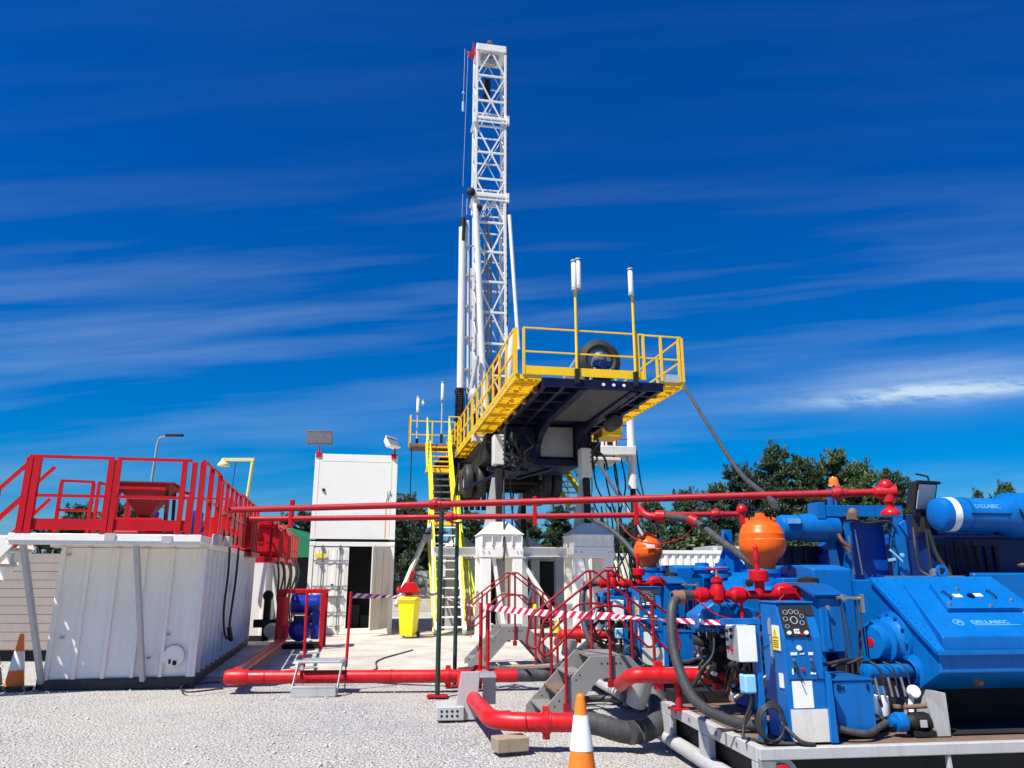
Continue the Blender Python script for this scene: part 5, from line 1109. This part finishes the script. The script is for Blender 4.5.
    m = MB(); m.lathe((1.335,.6685,1.10),(-1,-.30,0),[(.036,0),(.036,.006),(.001,.007)],20); m.build('shaft_mark', M['red'], bh)
    m = MB(); m.lathe((1.62,.55,.88),(-1,-.25,0),[(.14,0),(.14,.05),(.10,.06),(.10,.1)],24); m.tube([(1.12,.44,.90),(1.56,.54,.89)],.055,14); m.lathe((1.14,.44,.90),(-1,-.2,0),[(.06,0),(.06,.03),(.001,.04)],14); m.build('pinion_housing', B, pe)
    for k in range(3):
        x = 1.17+k*.11; m = MB(); m.tube([(x,.40,.86),(x+.01,.38,.72)],.011,8); m.tube([(x+.035,.37,.80),(x+.045,.36,.72)],.009,8); m.build('grease_fitting', M['steel'], t)
        m = MB(); m.tube(spline([(x,.44,.97),(x+.04,.38,.93),(x+.05,.37,.80)]),.007,6); m.tube(spline([(x+.01,.38,.7),(x+.04,.4,.62),(x+.10,.5,.60)]),.012,6); m.build('grease_line', M['black'], t)
    # filters, transfer pump, hoses
    for (x,y,z,l,mt) in ((1.09,.36,.56,.20,'paper'),(1.22,.42,.57,.17,'paper')):
        m = MB(); m.lathe((x,y,z),(.0,0,1),[(.001,0),(.045,.005),(.052,.02),(.050,l-.02),(.03,l),(.001,l)],16); f_ = m.build('filter', M[mt], t)
        q = MB(); q.lathe((x,y,z+l),(0,0,1),[(.045,0),(.045,.05),(.001,.055)],14); q.build('filter_head', B, f_)
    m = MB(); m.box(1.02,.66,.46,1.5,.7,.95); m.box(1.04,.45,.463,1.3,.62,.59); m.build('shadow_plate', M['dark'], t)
    m = MB(); m.lathe((1.44,.34,.76),(-.2,-1,.1),[(.001,.05),(.04,.045),(.05,.02),(.05,0),(.03,-.04)],14); m.tube(spline([(1.44,.36,.74),(1.42,.36,.66),(1.40,.33,.60)]),.02,8); m.build('solenoid', M['paper'], t)
    tp = MB(); tp.lathe((1.22,.26,.56),(-1,0,0),[(.001,.06),(.035,.055),(.035,.02),(.065,.01),(.072,-.01),(.072,-.06),(.05,-.08)],18); tp = tp.build('transfer_pump', B, t)
    q = MB(); q.lathe((1.30,.26,.56),(1,0,0),[(.035,0),(.05,.02),(.062,.05),(.062,.17),(.05,.20),(.001,.205)],18)
    for k in range(9): q.lathe((1.345+k*.013,.26,.56),(1,0,0),[(.062,0),(.068,.001),(.068,.004),(.062,.005)],16)
    q.box(1.33,.2,.463,1.5,.32,.50); q.build('motor', M['dark'], tp)
    q = MB(); q.box(1.37,.185,.53,1.42,.198,.58); q.build('label_plate', M['greylight'], tp)
    m = MB(); m.tube([(1.30,.27,.66),(1.48,.25,.67)],.018,8); m.lathe((1.24,.26,.66),(0,0,1),[(.001,0),(.03,0),(.03,.02),(.001,.025)],10); m.build('pipe_run', M['brass'], t)
    m = MB(); m.tube(spline([(.66,.14,.56),(.75,.12,.53),(.9,.13,.51),(1.02,.20,.53),(1.13,.25,.56)]),.024,10); m.tube(spline([(1.03,.3,.62),(1.08,.27,.60),(1.13,.26,.57)]),.012,8); m.build('rubber_hose', M['hose'], t)
    m = MB(); m.tube(spline([(.63,.5,.97),(.8,.5,.95),(1.0,.52,.98),(1.15,.56,.98)]),.014,8); m.tube(spline([(.9,.55,.93),(1.05,.52,.96),(1.16,.52,1.0)]),.012,8); m.build('rubber_hose', M['black'], t)
    # dark bay below the power end with its grey side gusset
    m = MB(); m.prism([(1.50,.463),(1.61,.463),(1.58,.62),(1.50,.72),(1.44,.74)],(0,.20,0),(1,0,0),(0,0,1),(0,.015,0)); m.box(1.62,.24,.463,1.64,2.1,.76); m.box(2.34,.20,.463,2.40,.26,.78); m.build('support_gusset', M['greylight'], t)
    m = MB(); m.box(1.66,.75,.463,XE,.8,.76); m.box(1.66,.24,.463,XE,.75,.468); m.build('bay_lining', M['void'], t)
    m = MB(); m.lathe((2.03,.36,.82),(0,-1,-.3),[(.03,-.03),(.045,-.02),(.04,.0),(.02,.03),(.001,.035)],10); m.build('drain_plug', M['brass'], t)
    # fluid end column, dampener
    m = MB(); m.box(.62,1.3,.463,1.18,1.9,1.2); m.lathe((.90,1.6,1.2),(0,0,1),[(.26,0),(.26,.30),(.16,.34),(.15,.46),(.17,.46),(.17,.50),(.001,.50)],24); m.box(.5,1.25,1.20,1.2,1.35,1.5); m.build('fluid_end', B, t, .008)
    m = MB(); m.lathe((.90,1.6,1.685),(0,0,1),[(0.00091,0),(0.1019,0),(0.1037,.03),(0.111,.06),(0.1319,.095),(0.1656,.13),(0.1956,.165),(0.2148,.205),(0.2211,.245),(0.2202,.29)],32)
    m.lathe((.90,1.6,1.685),(0,0,1),[(0.2202,.29),(0.2129,.30),(0.2111,.35),(0.202,.36),(0.1929,.40),(0.1729,.435),(0.1456,.455)],32)
    m.lathe((.90,1.6,2.14),(0,0,1),[(0.1456,0),(0.1411,.025),(0.0819,.03),(0.07735,.055),(0.05005,.06),(0.0455,.095),(0.00091,.10)],28); dm = m.build('pulsation_dampener', M['orange'], t)
    q = MB()
    for k in range(14): a = k*math.pi/7; q.lathe((.90+.133*math.cos(a),1.6+.133*math.sin(a),2.163),(0,0,1),[(.011,0),(.011,.025),(.001,.026)],6)
    q.build('bolt', M['orange'], dm)
    if not first:
        q = MB(); q.box(.80,1.352,1.99,.93,1.358,2.04); q.build('label_plate', M['paper'], dm)
    # red discharge manifold
    zm = 1.475; ym = 1.05; rd = M['red']
    m = MB(); m.tube([(-.02,ym,zm),(.95,ym,zm)],.040,16); m.lathe((-.05,ym,zm),(1,0,0),[(0.0222,-.04),(0.0333,0),(0.037,.04),(0.0629,.06),(0.0629,.13),(0.0407,.16)],16); m.lathe((.30,ym,zm),(1,0,0),[(0.0407,0),(0.0666,.03),(0.0703,.06),(0.0666,.12),(0.0407,.15)],16); m.lathe((.92,ym,zm),(1,0,0),[(0.0407,0),(0.0666,.01),(0.0629,.05),(0.0296,.09),(0.00074,.09)],16)
    mf = m.build('discharge_manifold', rd, t)
    m = MB(); m.lathe((.19,ym,zm-.08),(0,0,1),[(.001,0),(.035,.01),(.062,.04),(.066,.09),(.062,.14),(.045,.17),(.045,.19),(.055,.19),(.055,.21),(.026,.23),(.015,.25),(.001,.25)],18); vb = m.build('gate_valve', rd, mf)
    m = MB(); m.tube([(.19,ym,zm+.15),(.19,ym,zm+.225)],.014,8); m.build('valve_stem', M['steel'], vb)
    m = MB(); R_ = .085; m.tube([(.19+R_*math.cos(a),ym+R_*math.sin(a),zm+.225) for a in [i*math.pi/12 for i in range(25)]],.009,6,False)
    for k in range(2): a = .3+k*1.57; m.tube([(.19-R_*math.cos(a),ym-R_*math.sin(a),zm+.225),(.19+R_*math.cos(a),ym+R_*math.sin(a),zm+.225)],.008,6)
    m.build('handwheel', M['redworn'], vb)
    m = MB(); m.tube([(.58,ym,zm),(.58,ym,zm+.13)],.045,14); m.lathe((.58,ym,zm+.11),(0,0,1),[(0.0777,0),(0.0851,.01),(0.0851,.09),(0.074,.10),(0.00074,.10)],20); m.lathe((.57,ym,zm+.21),(0,0,1),[(0.0222,0),(0.02072,.06),(0.02664,.07),(0.02664,.15),(0.0185,.17),(0.0222,.2),(0.00074,.23)],12); m.build('relief_valve', rd, mf)
    m = MB(); m.ball((.80,ym,zm+.02),.095,18,12,(1.15,.9,.85)); m.box(.73,ym-.09,zm+.01,.88,ym-.07,zm+.06); m.build('strainer_cross', rd, mf)
    m = MB(); m.tube([(.40,ym,zm-.05),(.40,ym,zm-.36)],.016,8); m.build('drain_pipe', rd, mf)
    m = MB(); m.tube([(.62,ym,zm-.04),(.62,ym-.0,zm-.14)],.05,12); m.lathe((.46,ym-.05,zm+.10),(0,-1,0),[(0.00074,.04),(0.0296,.035),(0.0333,0)],12); m.build('pressure_gauge', M['dark'], mf)
    m = MB(); m.tube(spline([(-.04,ym-.02,zm-.02),(.15,ym-.1,zm-.17),(.4,ym-.14,zm-.20),(.6,ym-.12,zm-.12),(.75,ym-.1,zm-.0)]),.007,5); m.build('whip_check_cable', M['redworn'], mf)
    # red suction header along the left end
    zh = .755; yh = 1.62
    m = MB(); m.tube(fillet([(-.40,yh+.60,.60),(-.44,yh+.02,zh),(-.25,yh,zh),(1.0,yh-.3,zh)],.12,5),.068,18); sh_ = m.build('suction_header', M['pipered'], t)
    for (x,y) in ((-.20,yh),(.32,yh-.10)): clamp('clamp', sh_, (x,y,zh), (1,-.15,0), .068, M['pipered'])
    m = MB(); m.cyl((-.02,yh-.0,zh-.08),(-.02,yh-.0,.46),.035,10); m.box(-.10,yh-.08,.455,.06,yh+.08,.47); m.cyl((.45,yh-.15,zh),(.45,yh-.15,zh+.14),.045,12); m.build('header_leg', M['redworn'], sh_)
    m = MB(); m.lathe((-.22,yh+.55,.56),(-.2,.3,-.9),[(.08,-.12),(.11,-.12),(.11,.06),(.10,.1),(.10,.16)],16) ; m.build('hose_coupling', M['grey'], t)
    m = MB(); m.box(.05,1.95,.46,.6,2.2,.56); m.build('rear_beam', M['dark'], t)
    # clutter of hoses under the manifold
    r_ = random.Random(11 if first else 12)
    for k in range(16):
        x = r_.uniform(.0,.75); y = r_.uniform(1.0,1.5); m = MB()
        m.tube(spline([(x,y,r_.uniform(1.1,1.35)),(x+r_.uniform(-.1,.1),y-.05,r_.uniform(.95,1.1)),(x+r_.uniform(-.2,.2),y-.05,r_.uniform(.8,.95)),(x+r_.uniform(-.3,.3),y+.1,.6)]),r_.uniform(.009,.02),6)
        m.build('hydraulic_hose', M['black'] if k % 3 else M['steel'], t)
    m = MB()
    for k in range(16):
        x, y, z = r_.uniform(.0,.62), r_.uniform(1.2,1.5), r_.uniform(.72,1.15); r1 = r_.uniform(.02,.045); d_ = V((r_.uniform(-1,1),-1,r_.uniform(-.6,.6)))
        m.lathe((x,y,z), d_, [(.001,r1*1.6),(r1*.6,r1*1.5),(r1*.6,r1),(r1,r1),(r1,-r1*1.5)], 12)
    m.box(.25,1.42,.70,.62,1.52,1.12); m.build('valve_block', M['dark'], t)
    m = MB()
    for k in range(10):
        x, y, z = r_.uniform(.0,.62), r_.uniform(1.1,1.3), r_.uniform(.8,1.15); m.lathe((x,y,z), (r_.uniform(-1,1),-1,r_.uniform(-.6,.6)), [(.001,.03),(.014,.028),(.018,.01),(.018,-.04)], 8)
    m.build('fitting', M['steel'], t)
    m = MB(); m.prism([(.05,1.18),(.6,1.18),(.6,1.34),(.42,1.40),(.2,1.40),(.05,1.30)],(0,1.2,0),(1,0,0),(0,0,1),(0,.3,0)); m.build('crosshead_cover', B, t, .01)
    for k in range(3): m = MB(); m.cyl((.12+k*.17,1.18,1.30),(.12+k*.17,1.10,1.30),.06,14); m.build('fluid_cap', B, t)
    m = MB(); m.tube(spline([(-.05,ym,zm),(-.16,ym-.02,zm-.01),(-.27,ym-.1,zm-.12),(-.30,ym-.2,zm-.45),(-.22,ym-.35,zm-.78),(.0,ym-.45,.55),(.25,ym-.5,.50),(.42,ym-.48,.49)],8),.042,12); m.build('delivery_hose', M['hose'], t)
    m = MB(); m.lathe((-.18,ym-.02,zm-.02),(1,0,.1),[(.045,-.05),(.06,-.05),(.06,.05),(.045,.05)],12); m.build('hose_clamp', M['brass'], t)
    return t
def PL(o, rz, x, y, z): c, s = math.cos(rad(rz)), math.sin(rad(rz)); return (o[0]+x*c-y*s, o[1]+x*s+y*c, z)
PO = (1.75, 5.72, -.03); QO = (1.38, 9.92, .03); YW = 7.3
P1 = pump_unit('nearer blue mud pump unit, its big sloping cover facing the camera', PO, YW)
Q1 = pump_unit('farther blue mud pump unit standing behind the nearer one', QO, YW, False)
B = M['blue']
# engine end of the nearer unit
def silencer(t, x0, x1, xs, y, z, r0, r1):
    m = MB()
    m.lathe((x0,y,z),(1,0,0),[(.001,-.02),(r0*.6,-.015),(r0*.92,.02),(r0,.06),(r0,xs-x0),(r1,xs-x0+.12),(r1,x1-x0-.08),(r1*.92,x1-x0-.03),(r1*.6,x1-x0+.01),(.001,x1-x0+.02)],32)
    s = m.build('silencer', B, t)
    for xx in (x0+.3,): m = MB(); m.lathe((xx,y,z),(1,0,0),[(r0,0),(r0+.006,.001),(r0+.006,.03),(r0,.031)],28); m.build('strap', M['bluedirty'], s)
    return s
s1 = silencer(P1, 2.92, 5.3, 3.62, 1.8, 2.26, .175, .235)
m = MB(); m.lathe((3.03,1.8,2.26),(1,0,0),[(.175,0),(.178,.002),(.178,.075),(.175,.077)],28); m.build('white_band', M['paper'], s1)
text_obj('DELLABEC', .062, s1, M['chip'], frame_mtx((3.26,1.8-.168,2.315),(1,0,0),(0,.35,.94)), bold=.001)
m = MB(); m.box(3.2,1.61,2.255,3.65,1.627,2.262); m.tube([(3.70,1.56,2.30),(3.72,1.53,2.18)],.012,6); m.build('bracket', M['navy'], s1)
m = MB(); m.box(2.98,2.10,.463,5.8,2.38,2.30); m.box(2.98,1.80,2.02,5.8,2.38,2.06); m.box(2.98,1.7,.463,5.8,2.1,1.40); e1 = m.build('engine_enclosure', M['navyb'], P1, .01)  # navy stands in for shade; the thin overhang plate is added to cast it
m = MB()
for k in range(7): m.box(3.1+k*.11,2.07,1.1,3.14+k*.11,2.098,1.95)
for k in range(4): m.tube(spline([(3.15+k*.1,2.0,1.99),(3.12+k*.1,1.95,1.7),(3.2+k*.1,1.96,1.4)]),.012,6)
m.build('louvre', M['dark'], e1)
m = MB(); m.prism([(1.62,.463),(1.62,1.66),(1.69,1.67),(1.69,.463)],(3.12,0,0),(0,1,0),(0,0,1),(2.5,0,0)); m.build('clutch_housing', B, P1, .01)
m = MB(); m.lathe((3.4,1.3,1.72),(0,0,1),[(.04,0),(.05,.02),(.001,.04)],10); m.build('breather', M['brass'], P1)
m = MB(); m.tube(spline([(2.62,1.75,2.12),(2.58,1.7,1.9),(2.60,1.7,1.7),(2.66,1.6,1.62)]),.014,8); m.tube(spline([(2.78,1.75,2.1),(2.84,1.75,1.85),(2.92,1.7,1.64)]),.022,8); m.tube([(2.76,1.75,2.1),(2.76,1.75,1.6)],.012,6); m.build('hydraulic_hose', M['black'], P1)
m = MB(); m.box(2.4,1.6,1.602,3.0,2.0,1.64); m.lathe((2.70,1.62,1.64),(0,0,1),[(.05,0),(.05,.05),(.02,.07),(.001,.07)],10); m.build('valve_block', M['steel'], P1)
# floodlight beside the silencer
fl = floodlight('floodlight', 'square black-framed floodlight leaning beside the blue silencer of the nearer pump', PL(PO,YW,2.98,2.05,2.16), 22, 16, .33, mat='dark', bm='dark', post=.06, hr=1.05)
m = MB(); m.tube(fillet([(.10,-.03,.40),(.10,-.03,.50),(-.08,-.03,.52)],.02),.01,6); m.build('hook', M['dark'], fl)
# engine end of the farther unit: frame with brace, radiator panels, silencer
g0 = set(Q1.children)
s2 = silencer(Q1, 2.86, 3.86, 3.2, 1.8, 2.33, .20, .225)
m = MB(); m.box(2.92,1.56,2.38,3.12,1.585,2.46); m.build('label_plate', M['chip'], s2)
m = MB(); m.box(3.45,1.62,2.50,4.92,1.68,2.68); m.box(3.45,1.68,2.62,4.92,1.86,2.68); m.box(3.44,1.60,2.46,3.58,1.90,2.72); m.box(4.74,1.60,.463,4.90,1.80,2.49); m.bar((4.85,1.62,2.42),(5.40,1.50,1.50),.11,.12); m.box(3.9,1.66,.463,4.02,1.9,2.5); m.build('engine_frame', B, Q1, .006)
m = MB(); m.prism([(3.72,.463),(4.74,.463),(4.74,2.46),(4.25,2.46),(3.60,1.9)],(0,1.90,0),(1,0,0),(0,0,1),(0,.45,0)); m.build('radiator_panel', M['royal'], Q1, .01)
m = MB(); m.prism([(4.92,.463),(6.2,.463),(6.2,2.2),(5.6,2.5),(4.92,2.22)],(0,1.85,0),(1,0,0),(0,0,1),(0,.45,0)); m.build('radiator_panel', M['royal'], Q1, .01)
m = MB(); m.prism([(3.64,1.62),(3.80,1.62),(3.76,1.98),(3.72,2.35),(3.60,2.40)],(0,1.70,0),(1,0,0),(0,0,1),(0,.03,0)); m.box(4.1,1.895,1.2,4.13,1.899,2.3); m.build('gusset', M['bluedirty'], Q1)
m = MB(); m.tube(spline([(3.95,1.60,2.46),(4.25,1.58,2.40),(4.6,1.58,2.43),(4.74,1.58,2.3)]),.018,6); m.tube(spline([(4.62,1.6,2.3),(4.7,1.58,2.0),(4.62,1.6,1.7)]),.010,6); m.build('cable', M['black'], Q1)
m = MB(); m.ball((4.02,1.57,2.55),.085,8,6,(1,.8,1)); m.box(3.92,1.5,2.45,4.04,1.6,2.55); m.build('corroded_elbow', M['brass'], Q1)
m = MB(); m.tube(spline([(3.72,1.55,2.22),(3.78,1.52,2.08),(3.90,1.55,2.0)]),.03,8); m.tube([(3.80,1.54,2.05),(3.86,1.54,1.95)],.04,8); m.build('exhaust_elbow', M['brass'], Q1)
m = MB(); m.tube([(3.92,1.6,2.2),(3.96,1.62,1.60)],.015,6); m.tube([(4.04,1.6,2.3),(4.10,1.62,1.60)],.012,6); m.build('rod', M['steel'], Q1)
m = MB(); m.lathe((4.72,1.5,1.9),(0,-1,0),[(.03,0),(.03,.03),(.001,.03)],8); m.bar((4.55,1.52,1.98),(4.74,1.52,1.80),.03,.03); m.bar((4.5,1.52,1.82),(4.62,1.52,1.84),.03,.04); m.build('lever', M['softblue'], Q1)
m = MB(); m.box(2.5,2.0,.463,3.7,2.38,2.05)
for k in range(5): m.box(2.55+k*.2,1.97,1.5,2.60+k*.2,2.0,2.0)
m.build('engine_enclosure', M['navy'], Q1, .01)
m = MB(); m.tube([(3.84,1.72,2.68),(3.84,1.72,3.0)],.022,8); m.box(3.72,1.68,2.68,3.77,1.76,2.95); m.build('beacon_post', M['blue'], Q1)
m = MB(); m.lathe((3.84,1.72,3.0),(0,0,1),[(.001,0),(.09,0),(.09,.03),(.075,.03),(.075,.09),(.05,.14),(.001,.15)],14); m.build('beacon', M['amber'], Q1)
m = MB(); m.box(1.74,1.3,1.6,1.86,1.42,2.26); m.prism([(1.52,1.6),(2.16,1.6),(1.96,1.86),(1.86,2.05),(1.74,2.0),(1.66,1.8)],(0,1.36,0),(1,0,0),(0,0,1),(0,.03,0)); m.build('lifting_post', B, Q1, .004)
for (x, s_) in ((1.22,1),(1.50,.8)):
    m = MB(); m.lathe((x,.95,1.55),(0,0,1),[(.15*s_,0),(.15*s_,.05),(.12*s_,.06),(.12*s_,.10),(.16*s_,.11),(.16*s_,.14),(.10*s_,.17),(.10*s_,.21),(.001,.22)],18); m.build('valve_cover', B, Q1)

for o in set(Q1.children)-g0: o.location.x += .27
# ------------------------------------------------------------------ background
for i, (x, y, rz, lab) in enumerate(((5.2,29.5,6,'white container seen between the small dampener and the rig leg'),(11.4,30.3,6,'white ribbed container row seen above the blue pumps'),(-.9,33.0,6,'white container far behind the rig legs'))):
    t = empty('shipping_container', lab, 'container', (x,y,0), rz, 'white containers behind the rig')
    m = MB(); corr(m,.12,5.94,.16,2.46,.03,.05,.30,'x'); corr(m,.12,2.3,.16,2.46,5.9,-.04,.3,'y'); corr(m,.12,2.3,.16,2.46,.05,.04,.3,'y'); m.build('side_wall', M['cream'], t, fixn=False)
    m = MB(); m.box(0,0,2.46,6.06,2.44,2.59); m.box(0,0,0,6.06,.1,.16); m.box(0,0,.16,.12,.12,2.46); m.box(5.94,0,.16,6.06,.12,2.46); m.build('frame', M['cream'], t, .006)
t = empty('container_shed', 'pale grey roofed unit rising behind the ribbed container', 'container', (9.0,34.5,0), 6)
m = MB(); m.box(0,0,0,7,2.4,2.95); m.build('wall', M['greylight'], t, .02)
m = MB()
for k in range(14): m.box(.1+k*.5,-.03,2.5,.3+k*.5,-.001,2.9)
m.build('panel', M['cream'], t)
m = MB()
m.box(-6.2,40,0,-1.6,40.2,1.9); 
o = m.build('concrete_wall', M['greylight']); tag(o, 'plain pale concrete wall seen beyond the yellow bin', 'wall')
m = MB(); m.box(-6.2,37.0,0,-.8,37.9,.55); o = m.build('concrete_kerb_block', M['concrete']); tag(o, 'low concrete block row in front of the pale wall', 'kerb')
o = empty('green_tarpaulin_shelter', 'green tarpaulin shelter showing left of the stacked containers', 'shelter', (-11.2,33,0), 3)
m = MB(); m.prism([(-2.4,2.4),(2.6,2.4),(2.6,3.15),(1.6,3.65),(-2.0,3.75),(-2.4,3.2)],(0,0,0),(1,0,0),(0,0,1),(0,4,0)); m.build('cover', M['tarp'], o, .03)
for x in (-2.3,2.5): m = MB(); m.box(x-.05,.1,0,x+.05,.2,2.4); m.build('leg', M['grey'], o)
m = MB(); m.box(-2.3,.8,0,2.5,3,2.35); m.build('stores', M['dark'], o)
# lamp posts
t = empty('street_lamp', 'tall grey street lamp with flat head beyond the mud tank', 'street lamp', (-22.5,46,0), 0)
m = MB(); m.tube([(0,0,0),(.35,0,9.6),(.45,0,10.0),(1.0,0,10.15)],[.11,.08,.07,.06],8); m.build('pole', M['grey'], t)
m = MB(); m.box(.8,-.15,10.1,1.9,.15,10.25); m.build('lamp_head', M['dark'], t, .04)
t = empty('gantry_lamp', 'cream goose-neck lamp post with a hanging chain beside the mud tank', 'lamp', (-6.95,19.4,2.0), 0)
m = MB(); m.tube([(0,0,0),(.16,0,2.55)],.045,8); m.box(-.62,-.04,2.53,.20,.04,2.61); m.build('pole', M['gantry'], t)
m = MB(); m.lathe((-.60,0,2.6),(0,0,-1),[(.06,0),(.07,.06),(.15,.16),(.15,.2),(.001,.2)],14); m.build('lamp_head', M['gantry'], t)
m = MB(); m.tube([(-.28,0,2.5),(-.34,0,1.2)],.010,5); m.ball((-.34,0,1.15),.04,8,6); m.build('chain', M['dark'], t)
# ------------------------------------------------------------------ trees
def leaf_cloud(m, c, rx, ry, rz, n, size, r, up=.35, wd=.28):
    c = V(c)
    for _ in range(n):
        d = V((r.gauss(0,1), r.gauss(0,1), r.gauss(0,1))).normalized(); k = r.random()**.45
        p = c + V((d.x*rx*k, d.y*ry*k, d.z*rz*k)); s_ = size*r.uniform(.6,1.35)
        a = V((r.uniform(-1,1), r.uniform(-1,1), r.uniform(-.4,1)+up)).normalized(); b = a.cross(V((r.uniform(-1,1), r.uniform(-1,1), r.uniform(-1,1)))).normalized()
        m.add([p-b*s_*wd, p+b*s_*wd, p+a*s_+b*s_*wd*.5, p+a*s_-b*s_*wd*.5], [(0,1,2,3)])
def make_pine(seed, h=9.0, spread=2.6):
    r = random.Random(seed); t = empty('pine_tree', 'x', 'tree')
    m = MB(); pts = [V((0,0,0))]; 
    for i in range(1,9): pts.append(V((r.uniform(-.12,.12)*i*.3, r.uniform(-.12,.12)*i*.3, h*.96*i/8)))
    m.tube(pts, [.26*(1-i/9.2)+.02 for i in range(9)], 8)
    lv = MB()
    for lvl in range(13):
        f = .16+.80*lvl/12; z = h*f; base = pts[min(8,int(f*8))].lerp(pts[min(8,int(f*8)+1)], f*8-int(f*8))
        L = spread*(1-f*.84)*(.75+.5*r.random()); n = 5
        for k in range(n):
            a = 6.283*(k/n)+r.uniform(-.5,.5)+lvl; l = L*r.uniform(.55,1.15); rise = r.uniform(.15,.85)*l
            e = base+V((math.cos(a)*l, math.sin(a)*l, rise)); mid = base.lerp(e,.55)-V((0,0,.06*l))
            m.tube([base,mid,e],[.055,.035,.012],5)
            for q in (.45,.72,1.0):
                c = base.lerp(e,q); w = .19+.20*(1-f)*r.random()+.05*l*.5
                leaf_cloud(lv, c+V((0,0,.10)), w*1.25, w*1.25, w*.55, 105, .15, r, .7, .13)
            # upright candle tips
            leaf_cloud(lv, e+V((0,0,.38)), .12,.12,.36, 40, .18, r, 1.4, .12)
    for k in range(16):
        f = r.uniform(.55,.98); a = r.uniform(0,6.28); l = spread*(1-f*.84)*r.uniform(.2,.9); z = h*f
        b0 = V((math.cos(a)*l*.5, math.sin(a)*l*.5, z-.2)); e = V((math.cos(a)*l, math.sin(a)*l, z+r.uniform(.3,.95)))
        m.tube([b0, e], [.03,.012], 5)
        leaf_cloud(lv, e, .16,.16,.30, 46, .15, r, 1.2, .12); leaf_cloud(lv, b0.lerp(e,.6), .2,.2,.16, 30, .15, r, .8, .12)
    leaf_cloud(lv, pts[-1]+V((0,0,.2)), .28,.28,.55, 110, .17, r, 1.2)
    m.build('trunk', M['bark'], t); lv.build('crown', M['pine'], t, fixn=False); return t
def make_bush(seed):
    r = random.Random(seed); t = empty('broadleaf_tree', 'x', 'tree'); m = MB(); lv = MB()
    for k in range(7):
        a = k*.9; e = V((math.cos(a)*1.3*r.random(), math.sin(a)*1.3*r.random(), 2.2+r.random())); m.tube([(0,0,0),e*.5,e],[.12,.08,.03],6)
    for k in range(36):
        a = r.uniform(0,6.28); rr = 1.7*math.sqrt(r.random()); c = V((rr*math.cos(a), rr*math.sin(a), 1.1+2.3*r.random()*(1-rr/2.6)))
        w = r.uniform(.3,.55); leaf_cloud(lv, c, w, w, w*.8, 90, .15, r, .2)
    m.build('trunk', M['bark'], t); lv.build('crown', M['bush'], t, fixn=False); return t
protos = [make_pine(1), make_pine(2, 9, 3.0), make_pine(3, 9, 2.3)]; used = [False]*3
bp = [make_bush(5), make_bush(6)]; bused = [False]*2
def put(kind, x, y, h, rz, label, k, wide=1.0):
    lst, us, base = (protos, used, 9.6) if kind == 'pine' else (bp, bused, 3.7)
    o = lst[k] if not us[k] else copy_tree(lst[k]); us[k] = True
    s_ = h/base; o.location = (x, y, -.05); o.scale = (s_*wide, s_*wide, s_); o.rotation_euler.z = rad(rz); o['label'] = label
    o['group'] = 'pines beyond the yard' if kind == 'pine' else 'rounded trees beyond the yard'
import sys
def G_(px, py, Y):
    u = (px-512)/745; v = (384-py)/745; th = rad(14.5); dy = math.cos(th)-v*math.sin(th); dz = math.sin(th)+v*math.cos(th)
    return u/dy*Y, H+dz/dy*Y
TREES = [ # pixel column and treetop row, distance in metres, kind, label
 (630,520,44,'pine',0,'short dark pine just right of the rig leg',1.2),
 (655,497,47,'pine',1,'low spreading pine behind the small orange dampener',1.25),
 (687,487,48,'pine',2,'pine whose top shows over the upper pipe, third from the rig',1.25),
 (716,480,50,'pine',0,'pine left of the hanging deck hose',1.2),
 (742,462,50,'pine',1,'pine with ragged shoulder where the deck hose crosses it',1.15),
 (772,441,52,'pine',2,'tallest pine, above the large orange dampener',1.1),
 (800,452,51,'pine',0,'pine next to the tallest one on its right',1.15),
 (832,448,52,'pine',1,'dense pine behind the amber beacon',1.15),
 (862,458,50,'pine',2,'pine rising over the right end of the overhead pipe',1.15),
 (888,466,49,'pine',0,'rightmost of the big pines, before the black floodlight',1.1),
 (702,525,42,'bush',0,'pale green rounded tree in front of the dark pines',1.2),
 (678,532,42,'bush',1,'yellow-green bushy tree left of the pale rounded one',1.2),
 (730,528,43,'bush',1,'olive bushy tree behind the sloping hose',1.2),
 (760,520,44,'bush',0,'olive tree hidden behind the large dampener',1.3),
 (1000,480,55,'pine',1,'thin distant treetop above the big blue silencer',.8),
 (975,488,60,'pine',2,'faint distant treetop left of the one above the silencer',.7),
 (412,492,42,'pine',1,'dark pine right of the upper container',1.15),
 (395,505,40,'pine',0,'dark pine half hidden by the upper container',1.2),
 (434,512,44,'pine',2,'dark pine behind the white lower stair',1.2),
 (470,508,42,'pine',0,'pine between the stair and the left rig leg',1.2),
 (530,515,43,'pine',1,'pine seen between the two front legs, left',1.2),
 (556,503,44,'pine',2,'pine seen between the two front legs, right',1.2),
 (585,510,43,'pine',0,'pine behind the right rig leg',1.2),
 (505,520,45,'bush',1,'round tree low behind the left pedestal',1.4),
 (612,535,40,'bush',0,'low round tree beside the right pedestal',1.2),
 (85,502,38,'pine',2,'dark pine showing through the red rails of the mud tank',1.5),
 (120,500,40,'pine',0,'dark pine behind the hopper',1.5),
 (68,515,38,'bush',0,'low dark bush at the far left behind the rails',1.3),
 (200,520,50,'pine',1,'low distant pine right of the hopper',1.4),
 (285,512,46,'pine',2,'distant pine left of the upper container',1.2),
 (305,508,47,'pine',0,'distant pine touching the left edge of the upper container',1.2),
]
for (px, py, Y, kd, k, lab, wd_) in TREES:
    x, z = G_(px, py, Y); put(kd, x, Y, z+.05, (px*37) % 360, lab, k, wd_*(1.4 if kd == 'bush' else 1.45))
for lst, us in ((protos, used), (bp, bused)):
    for o, f in zip(lst, us):
        if not f:
            for c in list(o.children): bpy.data.objects.remove(c)
            bpy.data.objects.remove(o)
